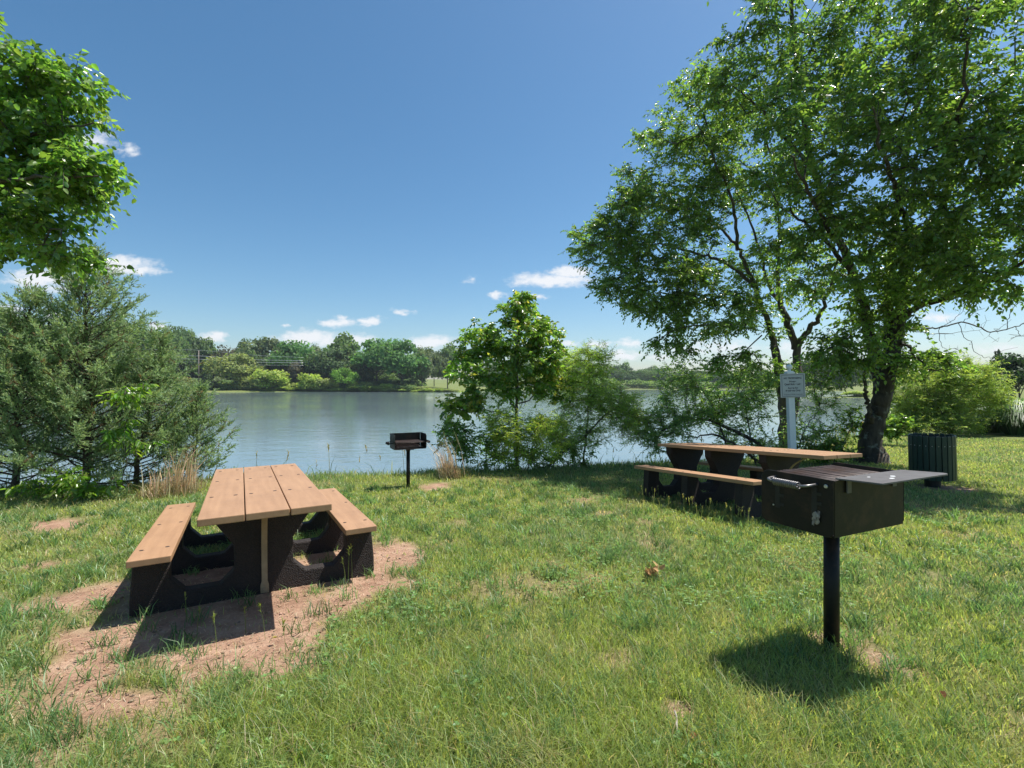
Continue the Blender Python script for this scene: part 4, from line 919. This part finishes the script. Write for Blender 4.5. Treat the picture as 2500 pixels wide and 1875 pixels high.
# far woods that read as masses
def wood(name, label, items):
    """many canopies merged into one mass"""
    Vs, Cs = [], []
    for kind, px, pt, hw, dd, c in items:
        cr, _ = PROTO[kind][int(rng.integers(len(PROTO[kind])))]
        n = len(cr.vertices); v = np.empty(n*3, np.float32); cr.vertices.foreach_get('co', v); v = v.reshape(-1, 3)
        cc = np.empty(n*4, np.float32); cr.attributes['col'].data.foreach_get('color', cc); cc = cc.reshape(-1, 4)[:, :3]
        if name != 'waterside_scrub': keep = np.repeat(np.arange(n//4) % 2 == 0, 4); v = v[keep]; cc = cc[keep]
        a = rng.random()*6.28; x = (px-CX)/F*dd; zb = gz(x, dd); h = (HZ-pt)/F*dd-zb; w = hw/F*dd/.46
        vx = v[:, 0]*math.cos(a)-v[:, 1]*math.sin(a); vy = v[:, 0]*math.sin(a)+v[:, 1]*math.cos(a)
        Vs.append(np.stack([x+vx*w, dd+vy*w, zb+v[:, 2]*h], -1)); Cs.append(cc*np.array(c))
    V = np.concatenate(Vs); n = len(V)//4
    o = link(name, npmesh(name, V, np.arange(n)[:, None]*4+np.arange(4), 4, np.concatenate(Cs)), None, [M_bg])
    tag(o, label, 'woodland', kind='stuff')
it = []
for px in np.arange(1180, 2080, 17):
    top = 893+ (px-1450)*.045 + rng.normal()*5 if px > 1400 else 884+rng.normal()*6
    it.append((['round', 'tall'][int(rng.integers(2))], px+rng.normal()*5, top, 21+rng.random()*9, 405+rng.random()*40, [DG, MG, GG, DG, (.045, .08, .04)][int(rng.integers(5))]))
for px in np.arange(1180, 1900, 20):
    it.append(('shrub', px+rng.normal()*6, 922+rng.normal()*4, 19+rng.random()*9, 372+rng.random()*12, [(.2, .31, .08), (.22, .34, .09), MG][int(rng.integers(3))]))
for px in np.arange(1180, 1900, 24): it.append(('round', px, 908+rng.normal()*4, 19, 390, [MG, DG, (.12, .2, .06)][int(rng.integers(3))]))
wood('far_woodland', 'green wood along the far right shore of the lake', it)
it = [(['tall', 'round'][int(rng.integers(2))], zx(a), zy(355+rng.normal()*30), 27, 256+rng.random()*12, [DG, MG, GG][int(rng.integers(3))]) for a in np.arange(-1300, 2250, 50)]
it += [('shrub', zx(a), zy(545+rng.normal()*14), 24, 243+rng.random()*6, [DG, MG][int(rng.integers(2))]) for a in np.arange(-1300, 1960, 60)]
wood('background_woodland', 'dark wood filling the gaps behind the far shore trees', it)
it = [('shrub', px+rng.normal()*4, 903+rng.normal()*6, 20+8*rng.random(), 254+rng.random()*6, [DG, MG][int(rng.integers(2))]) for px in np.arange(-60, 1020, 13)]
it += [('shrub', px+rng.normal()*4, 936+rng.normal()*4, 15+9*rng.random(), 222.5+rng.random()*6, [YG, OL, MG, (.32, .42, .12)][int(rng.integers(4))]) for px in np.arange(-60, 1010, 10)]
it += [('shrub', px+rng.normal()*4, 947+rng.normal()*2, 10+7*rng.random(), 220.6+rng.random()*1.5, [YG, OL, (.36, .46, .13)][int(rng.integers(3))]) for px in np.arange(380, 1130, 11)]
it += [('shrub', px+rng.normal()*6, 918+rng.normal()*7, 22+9*rng.random(), 233+rng.random()*5, [DG, MG, GG][int(rng.integers(3))]) for px in np.arange(-60, 1010, 16)]
wood('waterside_scrub', 'low pale scrub along the waterline of the far left shore', it)
it = [('shrub', px+rng.normal()*6, 985+rng.normal()*10-(px > 2330)*20, 30+12*rng.random(), 24+6*rng.random(), [(.26, .36, .1), (.2, .29, .08), (.15, .24, .07)][int(rng.integers(3))]) for px in np.arange(2180, 2680, 20)]
wood('meadow_scrub', 'light green brush behind the pale willows at the right edge', it)
it = []
for px in np.arange(1960, 2300, 26): it.append((['round', 'tall'][int(rng.integers(2))], px+rng.normal()*6, 868+rng.normal()*12, 26+rng.random()*8, 140+rng.random()*25, [DG, MG, (.045, .08, .03)][int(rng.integers(3))]))
wood('cove_woodland', 'dark wood on the far side of the cove, seen beside the big trunk', it)
it = []
for px in np.arange(2180, 2900, 40): it.append(('round', px, 896+rng.normal()*6, 36, 150+rng.random()*30, [MG, DG][int(rng.integers(2))]))
wood('distant_woodland', 'green wood along the horizon at the right edge', it)
far_tree('cone', 2440, 855, 42, 62, (.03, .05, .028), 'dark cedar shaped tree at the right edge, behind the pale willows', 'conifer_tree', 'tree', None)
far_tree('round', 2488, 868, 48, 52, (.035, .075, .022), 'dark round tree at the right edge of the view', 'broadleaf_tree', 'tree', None)
far_tree('shrub', 2445, 945, 40, 40, OL, 'low olive bush under the dark round tree at the right edge', 'shrub', 'shrub', None)
far_tree('shrub', 2090, 950, 30, 116, YG, 'low sunlit bush on the cove bank left of the big trunk', 'shrub', 'shrub', None)

# ------------------------------------------------------------------ utility line and pylon
def util():
    dd = 231; x = (485-CX)/F*dd; zb = gz(x, dd)
    root = empty('utility_pole', (x, dd, zb), 'wooden utility pole with crossarms among the far shore trees', 'utility pole')
    zt = (HZ-856)/F*dd-zb
    tubes('pole', [([(0, 0, -.5), (0, 0, zt)], .22, 10)], [M_pole], root)
    for py in (869, 877):
        bm = bmesh.new(); z = (HZ-py)/F*dd-zb; box(bm, (0, -.25, z), (4.2, .16, .22)); fin('crossarm', bm, [M_pole], root)
    for i, (pL, pM, pR, lab) in enumerate(((853, 855, 873, 'top thin wire of the utility line across the lake'), (870, 869, 881, 'upper bright wire of the utility line across the lake'), (876, 877, 886, 'middle bright wire of the utility line'), (884, 884, 892, 'lowest wire of the utility line across the lake'))):
        pts = [P(240, pL+(-4), dd-6)]+[P(370, pL, dd-2), P(485, pM, dd-.4), P(610, (pM+pR)/2+2.5, dd-2), P(740, pR, dd-8)]
        c = catmull(pts, 8); b = c[len(c)//2]
        o = tubes('power_line', [(c-b, .085 if i in (1, 2) else .05, 5)], [M_wire]); o.location = b
        tag(o, lab, 'wire', 'wires of the utility line')
    dd = 640; x = (1656-CX)/F*dd; zb = gz(x, dd); zt = (HZ-893)/F*dd-zb; k = dd/F
    root = empty('transmission_tower', (x, dd, zb), 'distant lattice transmission tower above the far woods', 'transmission tower')
    W = 5*k; sp = []
    waist = zt-13*k
    for s in (-1, 1):
        for q in (-1, 1):
            sp.append(([(s*3.2, q*3, 0), (s*1.2, q*1.2, waist), (s*W, q*.6, zt-1.5*k)], .22, 4))
            for i in range(5):
                t0, t1 = i/5, (i+1)/5; sp.append(([(s*(1.2+(W-1.2)*t0), q*.8, waist+(zt-1.5*k-waist)*t0), (s*(1.2+(W-1.2)*t1)*.72, q*.8, waist+(zt-1.5*k-waist)*t1)], .12, 4))
    sp.append(([(-W*1.7, 0, zt-1.5*k), (W*1.7, 0, zt-1.5*k)], .22, 4)); sp.append(([(-W*1.2, 0, zt), (W*1.2, 0, zt)], .14, 4))
    for s in (-1, 1): sp.append(([(s*W*1.7, 0, zt-1.5*k), (s*W, 0, zt)], .14, 4))
    tubes('lattice', sp, [M_wire], root)
util()

# ------------------------------------------------------------------ grass
def lawn():
    parts = []
    N = 620000
    r = (1.15**.4+(25.0**.4-1.15**.4)*rng.random(N))**(1/.4); a = np.radians(-62+124*rng.random(N))
    # thin out the parts far off to the sides
    x = r*np.sin(a); y = r*np.cos(a)
    k = (y > .2) | (rng.random(N) < .4); x, y, r = x[k], y[k], r[k]
    sd = lake_sd(x, y); k = sd > .25; x, y, r, sd = x[k], y[k], r[k], sd[k]
    s = soil(x, y); pa = fbm(x, y, .35, 31); k = rng.random(len(x)) < np.clip((1-s)**1.5, .03, 1)*np.clip(.15+1.5*pa-.25*sstep(4, 1.5, r), .25, 1); x, y, r, sd, s = x[k], y[k], r[k], sd[k], s[k]
    n = len(x); z = ground(x, y)
    tall = sstep(3.2, 1.2, sd)
    lush = fbm(x, y, .8, 41)
    h = (.035+.05*rng.random(n)+.05*lush**2*sstep(6, 2, r)+.035*sstep(3.2, 1.6, r))*(1+1.7*tall*rng.random(n))*(1-.35*s)
    w = .0038*np.maximum(1, (r/2.6)**.74)*(.7+.6*rng.random(n))
    big = fbm(x, y, 1.6, 51); fine = fbm(x, y, .3, 55)
    c1 = np.array([.18, .275, .115]); c2 = np.array([.29, .365, .11]); c3 = np.array([.40, .42, .20])
    t = sstep(.38, .64, big)[:, None]; c = c1*(1-t)+c2*t; t2 = (sstep(.5, .75, fine)*.42)[:, None]; c = c*(1-t2)+c3*t2
    c = c*(.55+.9*rng.random((n, 1))); st = rng.random(n) < .10+.25*s+.08*sstep(.5, .7, fine); c[st] = np.array([.48, .41, .24])*(.6+.7*rng.random((st.sum(), 1)))
    c[:, 0] *= .9+.2*rng.random(n)
    parts.append(blades(np.stack([x, y, z-.005], -1), h, w, .25+.75*rng.random(n), np.clip(c, .01, 1)))
    K = 2600; rr = 1.2+7*rng.random(K)**1.3; aa = np.radians(-60+120*rng.random(K)); tx, ty = rr*np.sin(aa), rr*np.cos(aa)
    k = (soil(tx, ty) < .75) | (rng.random(K) < .3); tx, ty, rr = tx[k], ty[k], rr[k]; K = len(tx); m = 24
    bx = np.repeat(tx, m)+rng.normal(size=K*m)*.03; by = np.repeat(ty, m)+rng.normal(size=K*m)*.03; hh = np.repeat(.07+.06*rng.random(K), m)*(.5+.7*rng.random(K*m)); R_ = np.hypot(bx, by)
    cc = np.repeat(np.array([[.14, .25, .10]])*(.65+.7*rng.random((K, 1))), m, 0)*(.75+.5*rng.random((K*m, 1)))
    k = lake_sd(bx, by) > .5
    parts.append(blades(np.stack([bx, by, ground(bx, by)-.005], -1)[k], hh[k], (.0045*np.maximum(1, (R_/2.6)**.8))[k], (.3+.8*rng.random(K*m))[k], cc[k]))
    o = blade_obj('grass', parts, M_blade); tag(o, 'mown lawn grass with pale dry blades', 'grass', kind='stuff')
lawn()
def straw():
    N = 90000; rr = 1.3+6*rng.random(N)**1.1; a = np.radians(-58+116*rng.random(N)); x, y = rr*np.sin(a), rr*np.cos(a)
    k = rng.random(N) < .08+.5*soil(x, y); x, y, rr = x[k], y[k], rr[k]; n = len(x); z = ground(x, y)
    az = rng.random(n)*6.28; ln = .008+.032*rng.random(n)**2; D = np.stack([np.cos(az), np.sin(az), rng.normal(size=n)*.12], -1); S = np.stack([-np.sin(az), np.cos(az), 0*az], -1)*(.0011*np.maximum(1, rr/2.5))[:, None]
    Pb = np.stack([x, y, z+.006+.006*rng.random(n)], -1); E = Pb+D*ln[:, None]
    V = np.stack([Pb-S, Pb+S, E+S*.6, E-S*.6], 1).reshape(-1, 3)
    me = npmesh('straw_litter', V, np.arange(n)[:, None]*4+np.arange(4), 4, np.repeat(gcol((.46, .36, .24), n, .5), 4, 0))
    tag(link('straw_litter', me, None, [M_straw]), 'bits of dry straw scattered over bare soil and lawn', 'straw', kind='stuff')
straw()
def ground_details():
    # clover leaflets in loose colonies
    K = 60; rr = 1.6+6.5*rng.random(K); aa = np.radians(-52+104*rng.random(K)); m = 46
    cx, cy = np.repeat(rr*np.sin(aa), m), np.repeat(rr*np.cos(aa), m); sp = np.repeat(.10+.22*rng.random(K), m)
    x = cx+rng.normal(size=K*m)*sp; y = cy+rng.normal(size=K*m)*sp; k = soil(x, y) < .6; x, y = x[k], y[k]; n = len(x); z = ground(x, y)+.03+.035*rng.random(n)
    V, Q, C = [], [], []; o = 0; az = rng.random(n)*6.28
    for t in range(3):
        a = az+t*2.094; D = np.stack([np.cos(a), np.sin(a), .1+.2*rng.random(n)], -1)
        v, q, c = leaf_arrays(np.stack([x, y, z], -1), D, np.stack([0*x, 0*x, 1+0*x], -1)+rng.normal(size=(n, 3))*.25, .013+.006*rng.random(n), .013+.004*rng.random(n), gcol((.19, .32, .10), n, .3), a1=.5, a2=.85, w2=.95)
        V.append(v); Q.append(q+o); C.append(c); o += len(v)
    tag(link('clover', npmesh('clover', np.concatenate(V), np.concatenate(Q), 4, np.concatenate(C)), None, [M_blade]), 'patches of clover leaves low in the lawn', 'clover', kind='stuff')
    # small stones and clods on the bare soil
    N = 9000; rr = 1.6+5.5*rng.random(N); a = np.radians(-58+110*rng.random(N)); x, y = rr*np.sin(a), rr*np.cos(a)
    k = soil(x, y) > .7; x, y = x[k][:900], y[k][:900]; n = len(x); z = ground(x, y); sz = .004+.011*rng.random(n)**3
    base = np.array([[1, 0, 0], [-1, 0, 0], [0, 1, 0], [0, -1, 0], [0, 0, 1], [0, 0, -1]], float); tri = np.array([[0, 2, 4], [2, 1, 4], [1, 3, 4], [3, 0, 4], [2, 0, 5], [1, 2, 5], [3, 1, 5], [0, 3, 5]])
    v = base[None]*(.6+.6*rng.random((n, 6, 1)))*np.array([1, 1, .6])*sz[:, None, None]; th = rng.random(n)*6.28
    vx = v[..., 0]*np.cos(th)[:, None]-v[..., 1]*np.sin(th)[:, None]; vy = v[..., 0]*np.sin(th)[:, None]+v[..., 1]*np.cos(th)[:, None]
    V = np.stack([x[:, None]+vx, y[:, None]+vy, z[:, None]+v[..., 2]+sz[:, None]*.25], -1).reshape(-1, 3)
    me = npmesh('pebbles', V, (np.arange(n)[:, None, None]*6+tri[None]).reshape(-1, 3), 3, np.repeat(gcol((.36, .24, .17), n, .5), 6, 0), smooth=True)
    tag(link('pebbles', me, None, [M_straw]), 'small stones and clods on the bare red soil', 'pebbles', kind='stuff')
ground_details()
def seedheads(x, y, h, col, per=3):
    """tall stalks with a feathery head"""
    parts = []; n = len(x); z = ground(x, y); az = rng.random(n)*6.28; ln = .1+.25*rng.random(n)
    w = np.full(n, .0045)*np.maximum(1, np.hypot(x, y)/5)
    Pb = np.stack([x, y, z], -1); top = Pb+np.stack([np.cos(az)*ln*h*.5, np.sin(az)*ln*h*.5, h], -1)
    S = np.stack([np.cos(az+1.57), np.sin(az+1.57), np.zeros(n)], -1)*w[:, None]*.5; mid = Pb*.5+top*.5-np.stack([np.cos(az)*ln*h*.08, np.sin(az)*ln*h*.08, 0*h], -1)
    V = np.stack([Pb-S, Pb+S, mid+S, mid-S, top], 1).reshape(-1, 3); b = np.arange(n)[:, None]*5
    parts.append((V, b+np.array([0, 1, 2, 3]), b+np.array([3, 2, 4]), np.repeat(gcol(col, n, .25), 5, 0)))
    m = n*9; t = np.tile(np.linspace(.80, 1, 9), n); base = np.repeat(Pb, 9, 0)*(1-t[:, None])+np.repeat(top, 9, 0)*t[:, None]
    hh = (.02+.035*rng.random(m))*np.repeat(h, 9)/.4
    parts.append(blades(base-np.array([0, 0, .01]), hh, np.repeat(w, 9)*1.7, .5+.5*rng.random(m), gcol((col[0]*1.25, col[1]*1.15, col[2]), m, .25)))
    return parts
def weeds():
    M = t2.matrix_world; pts = []
    for s in (-1,):
        for i in range(80):
            v = M @ Vector((s*(.78+.17*random.random()), -.75+2.05*random.random(), 0)); pts.append((v.x, v.y))
    for i in range(30):
        v = M @ Vector((random.uniform(-.5, .6), -.7+random.uniform(-.1, .1), 0)); pts.append((v.x, v.y))
    p = np.array(pts); n = len(p)
    parts = seedheads(p[:, 0], p[:, 1], .10+.14*rng.random(n), (.24, .27, .12))
    q = p[rng.integers(0, n, 500)]+rng.normal(size=(500, 2))*.05
    parts.append(blades(np.stack([q[:, 0], q[:, 1], ground(q[:, 0], q[:, 1])], -1), .05+.10*rng.random(500), np.full(500, .007), .2+.5*rng.random(500), gcol((.2, .27, .1), 500, .35)))
    tag(blade_obj('weeds', parts, M_blade), 'seeding weeds along the legs of the right picnic table', 'weeds', kind='stuff')
    # sparse tall stalks on the bank and round the left table
    pp = [pxg(*q) for q in ((330, 1490), (455, 1520), (480, 1555), (600, 1545), (845, 1440), (850, 1437), (648, 1560), (530, 1600), (700, 1640), (2045, 1690), (860, 1430))]
    p = np.array(pp); parts = seedheads(p[:, 0], p[:, 1], .17+.14*rng.random(len(p)), (.15, .2, .06))
    tag(blade_obj('grass_stalks', parts, M_blade), 'thin seeding grass stalks round the left picnic table', 'grass stalks', kind='stuff')
    N = 9000; x = -9+30*rng.random(N); y = 6+20*rng.random(N); sd = lake_sd(x, y); k = (sd > .1) & (sd < 2.2); x, y, sd = x[k], y[k], sd[k]; n = len(x)
    parts = [blades(np.stack([x, y, ground(x, y)], -1), (.14+.30*rng.random(n))*np.where(x > 8, 1.5, 1), .012+.008*rng.random(n), .2+.6*rng.random(n), gcol((.18, .26, .07), n, .4, .25))]
    k = rng.random(n) < .16; parts += seedheads(x[k], y[k], .35+.35*rng.random(k.sum()), (.24, .22, .11))
    tag(blade_obj('bank_grass', parts, M_blade), 'long unmown grass along the lake bank', 'grass', kind='stuff')
weeds()
def dry_clump(px, py, rx, h, n, label, lean=0):
    c = pxg(px, py); r = rx/F*c[1]; x = c[0]+rng.normal(size=n)*r*.5; y = c[1]+rng.normal(size=n)*r*.5; z = ground(x, y)
    zc = gz(c[0], c[1]); Pb = np.stack([x-c[0], y-c[1], z-zc], -1)
    V, q, t, C = blades(Pb, h*(.25+.8*rng.random(n)**2), .008+.006*rng.random(n), .05+.6*rng.random(n)**2, gcol((.66, .50, .33), n, .35), .3)
    tip = V.reshape(-1, 5, 3); tip[:, 4, 0] += lean*h; tip[:, 2:4, 0] += lean*h*.3
    m = n//2; pb2 = np.concatenate([Pb, Pb])[:m*2]
    ext = blades(pb2*1.3, .12+.2*rng.random(len(pb2)), np.full(len(pb2), .009), .5+.5*rng.random(len(pb2)), gcol((.25, .22, .10), len(pb2), .3))
    me = blade_obj('dry_grass_clump', [(tip.reshape(-1, 3), q, t, C), ext], M_straw); me.location = (c[0], c[1], zc)
    tag(me, label, 'grass clump', 'dry grass clumps')
dry_clump(440, 1205, 46, .85, 240, 'tan dry grass clump in front of the cedars, behind the left bench', .1)
dry_clump(372, 1215, 40, .55, 90, 'short thin dry grass clump under the tall cedar')
dry_clump(1100, 1170, 24, .85, 170, 'tan dry grass clump right of the small grill', -.22)
def fountain(px, py, h, rx, label, n=2600):
    c = pxg(px, py); zc = gz(c[0], c[1]); az = rng.random(n)*6.28; rr = rx/F*c[1]
    ln = (.6+.5*rng.random(n)); out = (.25+.75*rng.random(n))*rr
    D = np.stack([np.cos(az), np.sin(az), 0*az], -1); S = np.stack([-np.sin(az), np.cos(az), 0*az], -1)*.014
    hh = h*ln*(1-.35*(out/rr)**2)
    b0 = D*(out*.25)[:, None]; m = D*(out*.6)[:, None]+np.stack([0*az, 0*az, hh*.8], -1); e = D*(out*1.0)[:, None]+np.stack([0*az, 0*az, hh*.95], -1); tip = D*(out*1.35)[:, None]+np.stack([0*az, 0*az, hh*.55], -1)
    V = np.stack([b0-S, b0+S, m+S, m-S, e+S*.7, e-S*.7, tip], 1).reshape(-1, 3); b = np.arange(n)[:, None]*7
    me = npmesh('fountain_grass', V, [np.concatenate([b+np.array([0, 1, 2, 3]), b+np.array([3, 2, 4, 5])]), b+np.array([5, 4, 6])], 0, np.repeat(gcol((.10, .20, .06), n, .4), 7, 0))
    o = link('fountain_grass', me, None, [M_blade]); o.location = (c[0], c[1], zc); tag(o, label, 'ornamental grass', 'ornamental grasses on the right')
fountain(2390, 1058, 1.25, 62, 'rounded fountain grass clump right of the pale willows')
fountain(2478, 1062, 1.5, 72, 'larger fountain grass clump cut by the right edge')
fountain(2432, 1056, 1.3, 66, 'fountain grass clump tucked between its two larger neighbours at the right')
# ------------------------------------------------------------------ haze
def haze():
    bm = bmesh.new(); box(bm, (-20, 420, 12), (1500, 1100, 42))
    m = bpy.data.materials.new('pale_air'); m.use_nodes = True; nt = m.node_tree; nt.nodes.clear()
    o = nd(nt, 'ShaderNodeOutputMaterial'); v = nd(nt, 'ShaderNodeVolumePrincipled'); v.inputs['Color'].default_value = (.78, .88, 1, 1); v.inputs['Density'].default_value = HAZE; v.inputs['Anisotropy'].default_value = .3
    nt.links.new(v.outputs[0], o.inputs['Volume'])
    tag(fin('haze', bm, [m]), 'thin pale summer haze over the lake', 'haze', kind='stuff')
HAZE = .00018
if HAZE: haze()
# ------------------------------------------------------------------ litter on the lawn
def litter():
    for px, py, s, c, lab in ((1191, 1573, .035, (.45, .22, .13), 'small tan dead leaf in the middle of the lawn'), (1694, 1822, .045, (.50, .24, .11), 'orange dead leaf near the bottom edge, beside a twig'), (1428, 1785, .04, (.50, .42, .06), 'yellow fallen leaf near the bottom of the lawn'),
                            (672, 1572, .03, (.5, .42, .06), 'tiny yellow leaf on the soil below the left table'), (2249, 1508, .03, (.55, .45, .33), 'pale dead leaf right of the large grill post'), (2302, 1715, .045, (.36, .17, .08), 'rusty dead leaf at the lower right'), (1612, 1302, .04, (.5, .32, .2), 'pale dead leaf between lawn and right table'),
                            (1548, 1543, .035, (.5, .44, .1), 'yellowish leaf left of the grill shadow'), (196, 1612, .03, (.42, .26, .16), 'tan dead leaf on the soil at the lower left')):
        x, y = pxg(px, py); z = gz(x, y)+.045; n = 5
        bm = bmesh.new()
        ax = random.random()*6; pts = [(0, 0), (.3, .28), (.7, .24), (1, 0), (.7, -.24), (.3, -.28)]
        vs = [bm.verts.new((s*((u-.5)*math.cos(ax)-v*math.sin(ax)), s*((u-.5)*math.sin(ax)+v*math.cos(ax)), s*(abs(v)*.9-.25*u*u))) for u, v in pts]
        bm.faces.new((vs[0], vs[1], vs[2], vs[3])); bm.faces.new((vs[0], vs[3], vs[4], vs[5]))
        bmesh.ops.solidify(bm, geom=bm.faces[:], thickness=.0012)
        o = fin('fallen_leaf', bm, [surf('dead_leaf', tuple(v*.75 for v in c), c, 60, .6)]); o.location = (x, y, z); tag(o, lab, 'leaf', 'fallen leaves on the lawn')
    x, y = pxg(1697, 1413); z = gz(x, y)
    x, y = pxg(1596, 1413); z = gz(x, y)
    n = 26; a = rng.random(n)*6.28; D = np.stack([np.cos(a), np.sin(a), .5+.6*rng.random(n)], -1)
    V, q, c = leaf_arrays(rng.normal(size=(n, 3))*.02+np.array([0, 0, .045]), D, rnd_unit(n), .05+.03*rng.random(n), .025+.015*rng.random(n), gcol((.36, .24, .11), n, .4))
    o = link('withered_sprig', npmesh('withered_sprig', V, q, 4, c), None, [M_straw]); o.location = (x, y, z); tag(o, 'withered brown leaf sprig lying on the open lawn', 'sprig')
    x, y = pxg(1655, 1790); z = gz(x, y)
    o = tubes('stick', [(catmull([(-.03, -.09, .05), (-.015, -.03, .055), (.005, .03, .05), (.01, .07, .05)], 4), .0045, 7)], [surf('pale_bark', (.22, .19, .16), (.42, .38, .34), 40, .8)]); o.location = (x, y, z); tag(o, 'short whitish stick on the lawn near the bottom edge', 'stick')
litter()
